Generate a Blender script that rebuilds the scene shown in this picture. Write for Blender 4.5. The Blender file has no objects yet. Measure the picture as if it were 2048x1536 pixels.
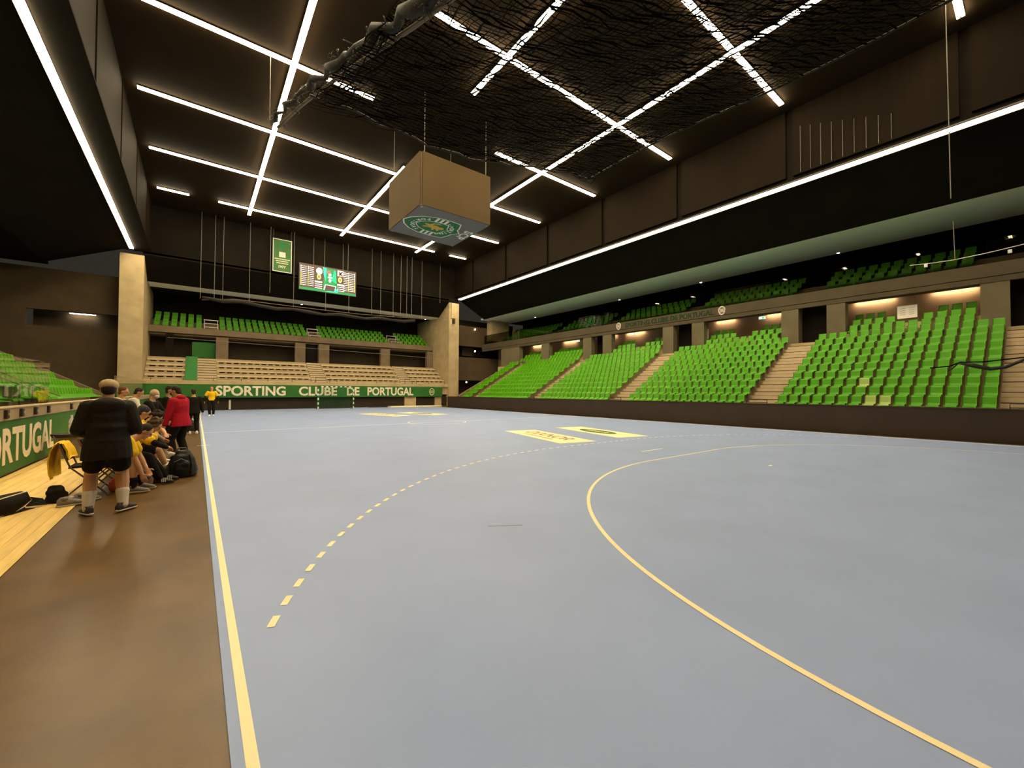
import bpy, bmesh, math, random
from mathutils import Vector, Matrix
random.seed(7)
sc = bpy.context.scene
COL = sc.collection
PI = math.pi

# ------------------------------------------------------------------ camera, world, exposure
CAM = (-0.1926, 0.2301, 1.6226); YAW, PITCH, ROLL, FPX = 0.655535, 0.0192397, 0.0036946, 820.664
cam = bpy.data.cameras.new('camera'); camo = bpy.data.objects.new('camera', cam); COL.objects.link(camo)
_f = Vector((math.sin(YAW)*math.cos(PITCH), math.cos(YAW)*math.cos(PITCH), math.sin(PITCH)))
_r = Vector((math.cos(YAW), -math.sin(YAW), 0)); _u = _r.cross(_f)
_r2 = _r*math.cos(ROLL)+_u*math.sin(ROLL); _u2 = -_r*math.sin(ROLL)+_u*math.cos(ROLL)
camo.matrix_world = Matrix(((_r2.x, _u2.x, -_f.x, CAM[0]), (_r2.y, _u2.y, -_f.y, CAM[1]), (_r2.z, _u2.z, -_f.z, CAM[2]), (0, 0, 0, 1)))
cam.sensor_fit = 'HORIZONTAL'; cam.sensor_width = 36.0; cam.lens = 36.0*FPX/2048.0
cam.clip_start = 0.05; cam.clip_end = 300
sc.camera = camo
world = bpy.data.worlds.new('world'); sc.world = world; world.use_nodes = True
world.node_tree.nodes['Background'].inputs[0].default_value = (1, 0.85, 0.65, 1)
world.node_tree.nodes['Background'].inputs[1].default_value = 0.012
sc.view_settings.view_transform = 'Standard'; sc.view_settings.look = 'None'
sc.view_settings.exposure = 1.2; sc.view_settings.gamma = 1.0; sc.view_settings.use_curve_mapping = False
sc.cycles.use_denoising = True
sc.cycles.max_bounces = 6; sc.cycles.diffuse_bounces = 3; sc.cycles.glossy_bounces = 3
sc.cycles.transmission_bounces = 4; sc.cycles.transparent_max_bounces = 12
sc.cycles.sample_clamp_indirect = 6.0
LED = (1.0, 0.82, 0.52)          # colour of the hall's LED strips
LED_POWER = 23.5

# ------------------------------------------------------------------ materials
M = {}
def mat(name, col, rough=0.6, spec=0.3, metal=0.0, noise=None, bump=None, emit=None, alpha=None, stretch=None):
    m = bpy.data.materials.new(name); m.use_nodes = True; nt = m.node_tree; b = nt.nodes['Principled BSDF']
    b.inputs['Base Color'].default_value = (*col, 1); b.inputs['Roughness'].default_value = rough
    b.inputs['Specular IOR Level'].default_value = spec; b.inputs['Metallic'].default_value = metal
    if noise or bump:
        tc = nt.nodes.new('ShaderNodeTexCoord'); mp = nt.nodes.new('ShaderNodeMapping')
        nt.links.new(tc.outputs['Object'], mp.inputs[0])
        if stretch: mp.inputs['Scale'].default_value = stretch
    if noise:
        sca, amt = noise
        n = nt.nodes.new('ShaderNodeTexNoise'); n.inputs['Scale'].default_value = sca; n.inputs['Detail'].default_value = 6
        nt.links.new(mp.outputs[0], n.inputs['Vector'])
        r = nt.nodes.new('ShaderNodeMapRange'); r.inputs[1].default_value = 0.3; r.inputs[2].default_value = 0.7
        r.inputs[3].default_value = 1-amt; r.inputs[4].default_value = 1+amt
        nt.links.new(n.outputs['Fac'], r.inputs[0])
        mx = nt.nodes.new('ShaderNodeVectorMath'); mx.operation = 'SCALE'; mx.inputs[0].default_value = col
        nt.links.new(r.outputs[0], mx.inputs['Scale']); nt.links.new(mx.outputs[0], b.inputs['Base Color'])
    if bump:
        sca, st = bump
        n2 = nt.nodes.new('ShaderNodeTexNoise'); n2.inputs['Scale'].default_value = sca; n2.inputs['Detail'].default_value = 4
        nt.links.new(mp.outputs[0], n2.inputs['Vector'])
        bp = nt.nodes.new('ShaderNodeBump'); bp.inputs['Strength'].default_value = st; bp.inputs['Distance'].default_value = 0.02
        nt.links.new(n2.outputs['Fac'], bp.inputs['Height']); nt.links.new(bp.outputs[0], b.inputs['Normal'])
    if emit:
        b.inputs['Emission Color'].default_value = (*emit[0], 1); b.inputs['Emission Strength'].default_value = emit[1]
    if alpha is not None: b.inputs['Alpha'].default_value = alpha
    M[name] = m
    return m
mat('court', (0.262, 0.342, 0.585), 0.46, 0.32, noise=(0.9, 0.05), bump=(60, 0.02))
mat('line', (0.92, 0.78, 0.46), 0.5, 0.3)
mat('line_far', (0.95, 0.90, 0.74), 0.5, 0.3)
mat('blackfloor', (0.115, 0.062, 0.019), 0.33, 0.30, noise=(1.5, 0.25), bump=(40, 0.03))
mat('wood', (0.84, 0.57, 0.17), 0.42, 0.35, noise=(2.0, 0.16), stretch=(6, 0.5, 1))
mat('woodb', (0.78, 0.52, 0.15), 0.42, 0.35, noise=(2.0, 0.16), stretch=(6, 0.5, 1))
mat('woodgap', (0.16, 0.09, 0.03), 0.8, 0.1)
mat('column', (0.125, 0.104, 0.062), 0.8, 0.15, noise=(1.2, 0.12), bump=(14, 0.08))  # concrete darkened to stand in for weaker light on the columns
mat('balcony', (0.070, 0.055, 0.033), 0.8, 0.15, noise=(1.2, 0.10))  # fascia concrete, also darkened in place of weaker light
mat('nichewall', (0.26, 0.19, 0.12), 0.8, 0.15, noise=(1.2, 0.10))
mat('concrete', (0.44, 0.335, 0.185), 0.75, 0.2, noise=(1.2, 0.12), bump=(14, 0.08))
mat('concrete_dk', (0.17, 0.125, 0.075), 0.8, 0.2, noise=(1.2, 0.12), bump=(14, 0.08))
mat('tier', (0.40, 0.31, 0.17), 0.75, 0.2, noise=(2.5, 0.10))
mat('step', (0.56, 0.43, 0.27), 0.7, 0.2, noise=(2.5, 0.08))
mat('gap', (0.05, 0.035, 0.022), 0.9, 0.1)  # near-black tone painting the shade between steps and under bench planks
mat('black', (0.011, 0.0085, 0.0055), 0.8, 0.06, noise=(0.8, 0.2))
mat('ceil', (0.024, 0.0145, 0.0065), 0.8, 0.08, noise=(0.6, 0.15))
mat('bulk', (0.011, 0.0068, 0.0030), 0.8, 0.08, noise=(0.6, 0.15), stretch=(1, 8, 0.3))
mat('barrier', (0.038, 0.023, 0.013), 0.55, 0.3, noise=(1.0, 0.1))
mat('brown', (0.032, 0.021, 0.011), 0.7, 0.2, noise=(1.0, 0.12))
mat('endwall', (0.088, 0.060, 0.031), 0.8, 0.2, noise=(1.0, 0.1))
mat('soffit', (0.93, 0.90, 0.86), 0.8, 0.2)
mat('seat', (0.070, 0.285, 0.0012), 0.42, 0.22)
mat('seat_pale', (0.30, 0.42, 0.10), 0.45, 0.4)
mat('bracket', (0.22, 0.16, 0.09), 0.5, 0.4)
mat('green', (0.030, 0.125, 0.024), 0.6, 0.15, noise=(0.7, 0.10))
mat('greencarpet', (0.05, 0.19, 0.055), 0.85, 0.1, noise=(4, 0.1))
mat('greenletter', (0.005, 0.028, 0.008), 0.6, 0.2)
mat('letter', (0.72, 0.62, 0.45), 0.55, 0.25)
mat('white', (0.78, 0.76, 0.70), 0.5, 0.3)
mat('offwhite', (0.62, 0.58, 0.50), 0.6, 0.3)
mat('silver', (0.42, 0.38, 0.32), 0.35, 0.5, metal=0.6)
mat('darkmetal', (0.035, 0.03, 0.025), 0.45, 0.5, metal=0.3)
mat('brownmetal', (0.12, 0.07, 0.04), 0.45, 0.5, metal=0.3)
mat('cable', (0.20, 0.18, 0.15), 0.6, 0.3)
mat('net', (0.004, 0.0032, 0.0024), 0.9, 0.03)
mat('netroll', (0.018, 0.014, 0.010), 0.6, 0.25, noise=(9, 0.4), bump=(25, 0.4))
mat('tan_panel', (0.083, 0.056, 0.026), 0.75, 0.06, noise=(0.5, 0.06))
mat('greybanner', (0.16, 0.155, 0.15), 0.7, 0.2)
mat('crestgreen', (0.02, 0.15, 0.05), 0.6, 0.2)
mat('gold', (0.55, 0.36, 0.05), 0.5, 0.3)
mat('bannergreen', (0.05, 0.13, 0.04), 0.7, 0.2, noise=(2, 0.2))
mat('screen_dark', (0.03, 0.02, 0.015), 0.5, 0.3, emit=((0.16, 0.09, 0.06), 0.35))
mat('screen_green', (0.01, 0.2, 0.08), 0.5, 0.3, emit=((0.0, 0.55, 0.16), 0.8))
mat('screen_lime', (0.01, 0.2, 0.08), 0.5, 0.3, emit=((0.02, 1.0, 0.32), 0.9))
mat('screen_dgreen', (0.01, 0.08, 0.03), 0.5, 0.3, emit=((0.01, 0.22, 0.05), 0.7))
mat('screen_white', (0.5, 0.5, 0.5), 0.5, 0.3, emit=((1, 0.92, 0.8), 0.9))
mat('screen_yellow', (0.5, 0.5, 0.1), 0.5, 0.3, emit=((0.95, 0.9, 0.12), 0.9))
mat('screen_red', (0.5, 0.05, 0.05), 0.5, 0.3, emit=((0.9, 0.08, 0.08), 0.8))
mat('screen_pink', (0.5, 0.3, 0.3), 0.5, 0.3, emit=((1.0, 0.45, 0.4), 0.8))
mat('screen_black', (0.01, 0.01, 0.01), 0.5, 0.3)
mat('led', (1, 1, 1), 0.5, 0.0, emit=(LED, LED_POWER))
mat('lampwarm', (1, 1, 1), 0.5, 0.0, emit=((1.0, 0.70, 0.42), 34.0))
mat('lampdot', (1, 1, 1), 0.5, 0.0, emit=((1.0, 0.93, 0.8), 14.0))
mat('skin', (0.56, 0.30, 0.15), 0.55, 0.3, noise=(6, 0.06))
mat('skin_pale', (0.62, 0.40, 0.25), 0.55, 0.3, noise=(6, 0.06))
mat('cloth_black', (0.013, 0.0095, 0.0065), 0.8, 0.1, bump=(30, 0.2))
mat('cloth_puffer', (0.016, 0.011, 0.007), 0.65, 0.15, bump=(9, 0.6))
mat('cloth_red', (0.40, 0.012, 0.025), 0.85, 0.1, bump=(25, 0.2))
mat('cloth_yellow', (0.85, 0.50, 0.012), 0.75, 0.2, bump=(22, 0.2))
mat('cloth_white', (0.66, 0.58, 0.48), 0.8, 0.1, bump=(25, 0.2))
mat('cloth_grey', (0.16, 0.13, 0.10), 0.8, 0.1)
mat('cloth_navy', (0.035, 0.030, 0.045), 0.8, 0.1)
mat('cloth_tan', (0.55, 0.40, 0.22), 0.85, 0.1, bump=(60, 0.2))
mat('cloth_pink', (0.75, 0.15, 0.12), 0.8, 0.1)
mat('cloth_blue', (0.16, 0.14, 0.30), 0.8, 0.1)
mat('hair_dark', (0.030, 0.018, 0.010), 0.7, 0.2, bump=(60, 0.4))
mat('hair_brown', (0.085, 0.048, 0.022), 0.7, 0.2, bump=(45, 0.5))
mat('hair_red', (0.16, 0.055, 0.020), 0.7, 0.2, bump=(45, 0.4))
mat('eye', (0.02, 0.015, 0.01), 0.3, 0.5)
mat('lips', (0.36, 0.13, 0.09), 0.5, 0.3)
mat('shoe_dark', (0.05, 0.042, 0.045), 0.6, 0.3)
mat('shoe_grey', (0.20, 0.17, 0.14), 0.6, 0.3)
mat('sole', (0.55, 0.48, 0.38), 0.6, 0.3)
mat('bag_black', (0.010, 0.008, 0.007), 0.45, 0.4, bump=(14, 0.5))
mat('bin', (0.20, 0.165, 0.115), 0.6, 0.3)
mat('rail', (0.30, 0.235, 0.155), 0.6, 0.3, noise=(2, 0.1))
mat('stickertext', (0.22, 0.15, 0.06), 0.6, 0.2)
mat('stickergreen', (0.06, 0.14, 0.02), 0.6, 0.2)
def glassmat(name, tint, refl, rough=0.02):
    m = bpy.data.materials.new(name); m.use_nodes = True; nt = m.node_tree; nt.nodes.clear()
    o = nt.nodes.new('ShaderNodeOutputMaterial'); t = nt.nodes.new('ShaderNodeBsdfTransparent'); g = nt.nodes.new('ShaderNodeBsdfGlossy')
    t.inputs[0].default_value = (*tint, 1); g.inputs['Roughness'].default_value = rough
    fr = nt.nodes.new('ShaderNodeFresnel'); fr.inputs['IOR'].default_value = refl
    ge = nt.nodes.new('ShaderNodeNewGeometry'); su = nt.nodes.new('ShaderNodeMath'); su.operation = 'SUBTRACT'; su.inputs[0].default_value = 1.0
    mu = nt.nodes.new('ShaderNodeMath'); mu.operation = 'MULTIPLY'; nt.links.new(ge.outputs['Backfacing'], su.inputs[1])
    nt.links.new(fr.outputs[0], mu.inputs[0]); nt.links.new(su.outputs[0], mu.inputs[1])
    mx = nt.nodes.new('ShaderNodeMixShader'); nt.links.new(mu.outputs[0], mx.inputs[0])
    nt.links.new(t.outputs[0], mx.inputs[1]); nt.links.new(g.outputs[0], mx.inputs[2]); nt.links.new(mx.outputs[0], o.inputs[0])
    M[name] = m
glassmat('glass', (0.90, 0.93, 0.88), 1.5)
glassmat('glass_dimming', (0.42, 0.42, 0.38), 1.45)  # grey tint added to dim the upper right balcony seats behind it
mat('bottle', (0.85, 0.86, 0.80), 0.1, 0.6, alpha=0.65)

# ------------------------------------------------------------------ helpers
class MB:
    def __init__(s): s.v = []; s.f = []
    def quad(s, a, b, c, d):
        n = len(s.v); s.v += [tuple(a), tuple(b), tuple(c), tuple(d)]; s.f.append((n, n+1, n+2, n+3)); return s
    def poly(s, pts):
        n = len(s.v); s.v += [tuple(p) for p in pts]; s.f.append(tuple(range(n, n+len(pts)))); return s
    def box(s, x0, x1, y0, y1, z0, z1):
        n = len(s.v)
        s.v += [(x0,y0,z0),(x1,y0,z0),(x1,y1,z0),(x0,y1,z0),(x0,y0,z1),(x1,y0,z1),(x1,y1,z1),(x0,y1,z1)]
        s.f += [(n,n+3,n+2,n+1),(n+4,n+5,n+6,n+7),(n,n+1,n+5,n+4),(n+1,n+2,n+6,n+5),(n+2,n+3,n+7,n+6),(n+3,n,n+4,n+7)]
        return s
    def prism(s, prof, axis, a, b):
        """profile (2D list) extruded along axis 'x' (profile y,z), 'y' (profile x,z) or 'z' (profile x,y)"""
        mk = {'x': lambda p, t: (t, p[0], p[1]), 'y': lambda p, t: (p[0], t, p[1]), 'z': lambda p, t: (p[0], p[1], t)}[axis]
        n = len(s.v); k = len(prof)
        s.v += [mk(p, a) for p in prof]+[mk(p, b) for p in prof]
        s.f.append(tuple(range(n, n+k))); s.f.append(tuple(range(n+2*k-1, n+k-1, -1)))
        for i in range(k): j = (i+1) % k; s.f.append((n+i, n+k+i, n+k+j, n+j))
        return s
    def loft(s, rings, n=12, caps=True):
        """rings: (centre, semi-axis vector a, semi-axis vector b)"""
        base = len(s.v)
        for c, a, b in rings:
            c, a, b = Vector(c), Vector(a), Vector(b)
            for i in range(n):
                t = 2*PI*i/n; s.v.append(tuple(c+a*math.cos(t)+b*math.sin(t)))
        for r in range(len(rings)-1):
            for i in range(n):
                j = (i+1) % n; o = base+r*n
                s.f.append((o+i, o+j, o+n+j, o+n+i))
        if caps:
            s.f.append(tuple(base+i for i in reversed(range(n))))
            o = base+(len(rings)-1)*n; s.f.append(tuple(o+i for i in range(n)))
        return s
    def tube(s, pts, r, n=6, caps=True):
        pts = [Vector(p) for p in pts]; rr = r if isinstance(r, (list, tuple)) else [r]*len(pts); rings = []
        a = None
        for i, p in enumerate(pts):
            d = (pts[min(i+1, len(pts)-1)]-pts[max(i-1, 0)])
            if d.length < 1e-9: d = Vector((0, 0, 1))
            d.normalize()
            if a is None:
                h = Vector((0, 0, 1)) if abs(d.z) < 0.9 else Vector((1, 0, 0)); a = d.cross(h).normalized()
            a = (a-d*a.dot(d)).normalized(); b = d.cross(a)
            rings.append((p, a*rr[i], b*rr[i]))
        return s.loft(rings, n, caps)
    def ell(s, c, ax, ay, az, n=12, m=8):
        """ellipsoid with three semi-axis vectors"""
        c, ax, ay, az = Vector(c), Vector(ax), Vector(ay), Vector(az)
        rings = []
        for k in range(m+1):
            ph = -PI/2+PI*k/m; q = max(math.cos(ph), 0.02); rings.append((c+az*math.sin(ph), ax*q, ay*q))
        return s.loft(rings, n)
    def sph(s, c, r, n=10, m=6): return s.ell(c, (r,0,0), (0,r,0), (0,0,r), n, m)
    def merge(s, o, mtx=None):
        n = len(s.v); s.v += [tuple(mtx @ Vector(p)) for p in o.v] if mtx else list(o.v)
        s.f += [tuple(n+i for i in f) for f in o.f]; return s
    def mesh(s, name, material=None, smooth=False):
        me = bpy.data.meshes.new(name); me.from_pydata(s.v, [], s.f)
        if material: me.materials.append(M[material])
        if smooth: me.shade_smooth()
        me.update(); return me
    def build(s, name, material, parent=None, smooth=False, loc=None):
        return link(name, s.mesh(name, material, smooth), parent, loc)
def link(name, data, parent=None, loc=None, rz=None):
    o = bpy.data.objects.new(name, data); COL.objects.link(o)
    if parent: o.parent = parent
    if loc: o.location = loc
    if rz is not None: o.rotation_euler = (0, 0, rz)
    return o
def tag(o, label=None, cat=None, group=None, kind=None):
    if label: o['label'] = label
    if cat: o['category'] = cat
    if group: o['group'] = group
    if kind: o['kind'] = kind
    return o
def thing(name, label, cat, loc=(0,0,0), rz=0, group=None):
    return tag(link(name, None, None, loc, rz), label, cat, group)
def struct(name, loc=(0,0,0)): return tag(link(name, None, None, loc), kind='structure')
def sbox(name, material, *b): return tag(MB().box(*b).build(name, material), kind='structure')
def copy_tree(o, parent=None):
    c = o.copy(); COL.objects.link(c)
    if parent: c.parent = parent
    for ch in o.children: copy_tree(ch, c)
    return c
FIN = []                                   # meshes whose modifiers are baked at the end
def txt(body, size, material, name, parent=None, mtx=None, extrude=0.01, weight=0.0, space=1.0, align='LEFT', width=None):
    cu = bpy.data.curves.new(name, 'FONT'); cu.body = body; cu.size = size; cu.extrude = extrude; cu.offset = weight
    cu.space_character = space; cu.align_x = align; cu.resolution_u = 3
    tmp = bpy.data.objects.new('tmp', cu); COL.objects.link(tmp)
    dg = bpy.context.evaluated_depsgraph_get(); me = bpy.data.meshes.new_from_object(tmp.evaluated_get(dg))
    bpy.data.objects.remove(tmp); bpy.data.curves.remove(cu)
    if width:
        xs = [v.co.x for v in me.vertices]; k = width/(max(xs)-min(xs)); x0 = min(xs)
        for v in me.vertices: v.co.x = (v.co.x-x0)*k
    me.materials.clear(); me.materials.append(M[material])
    if mtx: me.transform(mtx)
    return link(name, me, parent)
def frame(origin, xdir, ydir):
    x = Vector(xdir).normalized(); y = Vector(ydir).normalized(); z = x.cross(y)
    return Matrix(((x.x,y.x,z.x,origin[0]),(x.y,y.y,z.y,origin[1]),(x.z,y.z,z.z,origin[2]),(0,0,0,1)))
ORD = ['front', 'second', 'third', 'fourth', 'fifth', 'sixth', 'seventh', 'eighth', 'ninth', 'tenth', 'eleventh', 'twelfth', 'thirteenth', 'fourteenth']

# ------------------------------------------------------------------ floor and court
sbox('floor', 'blackfloor', -3.2, 24.0, -6, 46, -0.30, -0.012)
tag(MB().box(-0.05, 20.25, -3.5, 42.45, -0.012, 0.0).build('floor_court', 'court'), kind='structure')
wf = struct('floor_wood')
MB().box(-3.02, -1.52, -3, 42, -0.012, -0.004).build('base', 'woodgap', wf)
for k in range(12):
    x0 = -3.02+k*0.125
    for (a, b) in ((-3, 3.1+(k*1.7) % 3), (3.1+(k*1.7) % 3, 10.4+(k*1.3) % 2.6), (10.4+(k*1.3) % 2.6, 20+(k*2.1) % 4), (20+(k*2.1) % 4, 42)):
        MB().box(x0+0.0015, x0+0.1235, a+0.0015, b-0.0015, -0.004, 0.0).build('plank', 'wood' if (k*7+int(a)) % 3 else 'woodb', wf)
def zpath(r, n=48):
    pts = []
    for i in range(n+1): a = math.radians(180-90*i/n); pts.append((8.5+r*math.cos(a), r*math.sin(a)))
    for i in range(n+1): a = math.radians(90-90*i/n); pts.append((11.5+r*math.cos(a), r*math.sin(a)))
    return pts
def strip(mb, pin, pout, z=0.003):
    for i in range(len(pin)-1):
        mb.quad((*pin[i], z), (*pin[i+1], z), (*pout[i+1], z), (*pout[i], z))
def flip(p): return [(x, 40-y) for x, y in p]
cl = struct('court_lines')
for nm, fl in (('near', 0), ('far', 1)):
    mb = MB(); a, b = zpath(5.95), zpath(6.0)
    if fl: a, b = flip(a), flip(b)
    strip(mb, a, b); mb.build('goal_area_line', 'line', cl)
    mb = MB(); y = 7.0 if not fl else 33.0
    mb.box(9.5, 10.5, y-0.025, y+0.025, 0, 0.003).build('penalty_line', 'line_far', cl)
    y = 4.0 if not fl else 36.0
    MB().box(9.925, 10.075, y-0.025, y+0.025, 0, 0.003).build('keeper_line', 'line_far', cl)
# nine metre dashes: alternate 15 cm painted, 15 cm bare, clipped at the side lines
def ninept(s, r):
    arc = 9.0*PI/2
    if s < arc: a = PI-s/9.0; return (8.5+r*math.cos(a), r*math.sin(a))
    if s < arc+3: return (8.5+(s-arc), r)
    a = PI/2-(s-arc-3)/9.0; return (11.5+r*math.cos(a), r*math.sin(a))
s_ = 0.0; tot = 9*PI+3; dash_i = 0
while s_ < tot:
    p = ninept(s_+0.075, 9.0)
    if 0.22 < p[0] < 19.8:
        for fl in (0, 1):
            pin = [ninept(s_+0.15*k/2, 8.95) for k in range(3)]; pout = [ninept(s_+0.15*k/2, 9.0) for k in range(3)]
            if fl: pin, pout = flip(pin), flip(pout)
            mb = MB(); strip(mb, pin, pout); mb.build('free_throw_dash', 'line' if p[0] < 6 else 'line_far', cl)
    s_ += 0.30
MB().box(0, 0.05, 0, 40, 0, 0.003).build('side_line', 'line', cl)
MB().box(19.95, 20, 0, 40, 0, 0.003).build('side_line', 'line_far', cl)
MB().box(0, 20, 19.975, 20.025, 0, 0.003).build('centre_line', 'line_far', cl)
MB().box(0, 20, 39.95, 40, 0, 0.003).build('goal_line', 'line_far', cl)
MB().box(-0.15, 0.15, 15.475, 15.525, 0, 0.004).build('substitution_mark', 'line_far', cl)
MB().box(-0.15, 0.15, 24.475, 24.525, 0, 0.004).build('substitution_mark', 'line_far', cl)
mb = MB(); n = 64
strip(mb, [(10+1.48*math.cos(2*PI*i/n), 20+1.48*math.sin(2*PI*i/n)) for i in range(n+1)], [(10+1.53*math.cos(2*PI*i/n), 20+1.53*math.sin(2*PI*i/n)) for i in range(n+1)], 0.004)
mb.build('centre_circle', 'line_far', cl)
# floor advertising stickers
def sticker(corner, xd, yd, w, l, label, kind):
    m = frame((corner[0], corner[1], 0.004), (*xd, 0), (*yd, 0))
    t = thing('floor_sticker', label, 'floor sticker')
    mb = MB(); q = [m @ Vector(p) for p in ((0, 0, 0), (l, 0, 0), (l, w, 0), (0, w, 0))]
    n = m.col[2].xyz; 
    if n.z < 0: q.reverse()
    mb.poly(q); mb.poly([p-Vector((0, 0, 0.003)) for p in reversed(q)]); mb.build('sheet', 'line', t)
    return t, m
d1 = Vector((0.235, 0.972)); 
def near_sticker(cx, cy, label, kind, mirror=False):
    # long side along d1 (leaning), short side to its right; text is read from the far end
    L_, W_ = 4.45, 1.42
    u = Vector((d1.x, d1.y)); w = Vector((u.y, -u.x))
    if mirror: u = Vector((-d1.x, d1.y)); w = Vector((u.y, -u.x))
    c = Vector((cx, cy)); o = c-u*L_/2-w*W_/2
    t = thing('floor_sticker', label, 'floor sticker', group=None)
    p = [o, o+w*W_, o+w*W_+u*L_, o+u*L_]
    mb = MB(); mb.poly([(q.x, q.y, 0.005) for q in p]); mb.build('sheet', 'line', t)
    # print: baseline runs along -u, seen upright from the far side
    xd = -u; yd = w
    if kind == 'text':
        m = frame((c.x-xd.x*1.55-yd.x*0.10, c.y-xd.y*1.55-yd.y*0.10, 0.006), (xd.x, xd.y, 0), (yd.x, yd.y, 0))
        txt('DIXNOR', 0.78, 'stickertext', 'lettering', t, m, 0.0, 0.012, width=3.1)
        m2 = frame((c.x-xd.x*1.0-yd.x*0.42, c.y-xd.y*1.0-yd.y*0.42, 0.006), (xd.x, xd.y, 0), (yd.x, yd.y, 0))
        mb = MB()
        for k in range(11):
            a = m2 @ Vector((k*0.2, 0, 0)); b = m2 @ Vector((k*0.2+0.13, 0, 0)); cc = m2 @ Vector((k*0.2+0.13, 0.12, 0)); d = m2 @ Vector((k*0.2, 0.12, 0))
            mb.poly([a, b, cc, d])
        mb.build('small_print', 'stickertext', t)
    else:
        mb = MB(); mb.poly([(c.x+u.x*1.15*math.cos(a)+w.x*0.42*math.sin(a)*(1), c.y+u.y*1.15*math.cos(a)+w.y*0.42*math.sin(a), 0.006) for a in [-2*PI*k/28 for k in range(28)]])
        mb.build('oval_emblem', 'stickergreen', t)
        mb = MB(); z = 0.0075
        for k in range(7):
            e = -0.72+k*0.22
            pts = [c+u*e+w*(-0.12), c+u*(e+0.10)+w*(-0.14), c+u*(e+0.17)+w*0.13, c+u*(e+0.07)+w*0.15]
            mb.poly([(q.x, q.y, z) for q in reversed(pts)])
        mb.build('script_lettering', 'line', t)
near_sticker(10.12, 11.59, 'cream floor sticker with large brown capital letters outside the dashed line', 'text')
near_sticker(12.96, 11.55, 'cream floor sticker with a dark green oval emblem outside the dashed line', 'oval')
near_sticker(10.20, 28.3, 'cream floor sticker with brown letters beyond the centre circle', 'text', True)
near_sticker(13.02, 28.3, 'cream floor sticker with a green oval beyond the centre circle', 'oval', True)
tag(MB().box(0.0, 0.42, 0, 0.012, 0, 0.001).build('scuff_mark', 'cloth_grey', None, loc=(2.62, 4.35, 0.0005)), 'thin grey scuff on the blue court beside the dashed line', 'scuff mark').rotation_euler = (0, 0, -0.55)

# ------------------------------------------------------------------ ceiling, bulkheads, walls
CZ = 15.95
sbox('ceiling', 'ceil', -3.2, 23.5, -6, 42.2, CZ, CZ+0.3)
sbox('wall_near', 'black', -16, 36, -6.3, -6.0, -0.3, 16.2)
bw = struct('wall_right')
MB().box(23.62, 24.3, -6, 42.2, 12.36, CZ+0.3).build('bulkhead', 'black', bw)
for k in range(-1, 8):
    y0, y1 = -4+k*6+0.16, 2+k*6-0.16
    y0 = max(y0, -5.9); y1 = min(y1, 42.0)
    if y1 > y0: MB().box(23.45, 23.62, y0, y1, 12.55, CZ-0.02).build('panel', 'bulk', bw)
MB().prism([(23.45, 12.30), (24.35, 12.30), (27.7, 10.5), (27.7, 10.75), (24.35, 12.55), (23.45, 12.36)], 'y', -6, 42.2).build('sloped_soffit', 'black', bw)
MB().box(27.7, 32.1, -6, 42.9, 10.5, 10.7).build('pale_soffit', 'soffit', bw)
MB().box(32.1, 36, -6, 43, 10.55, 10.75).build('rear_ceiling', 'black', bw)
MB().box(34.5, 34.8, -6, 43, 6.9, 10.7).build('rear_wall', 'black', bw)
bl = struct('wall_left')
MB().box(-4.0, -3.30, -6, 42.2, 12.28, CZ+0.3).build('bulkhead', 'black', bl)
for k in range(-1, 8):
    y0, y1 = max(-4+k*6+0.16, -5.9), min(2+k*6-0.16, 42.0)
    if y1 > y0: MB().box(-3.30, -3.10, y0, y1, 12.24, CZ-0.02).build('panel', 'bulk', bl)
MB().prism([(-3.10, 12.22), (-4.7, 12.22), (-8.6, 10.5), (-8.6, 10.75), (-4.7, 12.5), (-3.10, 12.28)], 'y', -6, 42.2).build('sloped_soffit', 'black', bl)
MB().box(-16, -8.6, -6, 43, 10.5, 10.7).build('rear_ceiling', 'black', bl)
MB().box(-16.3, -16, -6, 44, -0.3, 10.7).build('rear_wall', 'brown', bl)
fw = struct('wall_far')
MB().box(-3.6, 24.0, 42.0, 42.3, 12.1, CZ+0.3).build('bulkhead', 'black', fw)
MB().prism([(42.0, 12.0), (44.6, 10.5), (44.6, 10.75), (42.0, 12.25)], 'x', -3.5, 22.8).build('sloped_soffit', 'black', fw)
MB().box(-3.5, 22.8, 44.6, 46.6, 10.5, 10.7).build('pale_soffit', 'soffit', fw)
MB().box(-3.5, 22.8, 46.6, 51, 10.55, 10.75).build('rear_ceiling', 'black', fw)
MB().box(-3.5, 22.8, 50.6, 50.9, 6.6, 10.7).build('rear_wall', 'black', fw)
MB().box(-3.5, 22.8, 48.2, 48.5, 4.3, 7.0).build('concourse_wall', 'brown', fw)
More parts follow.
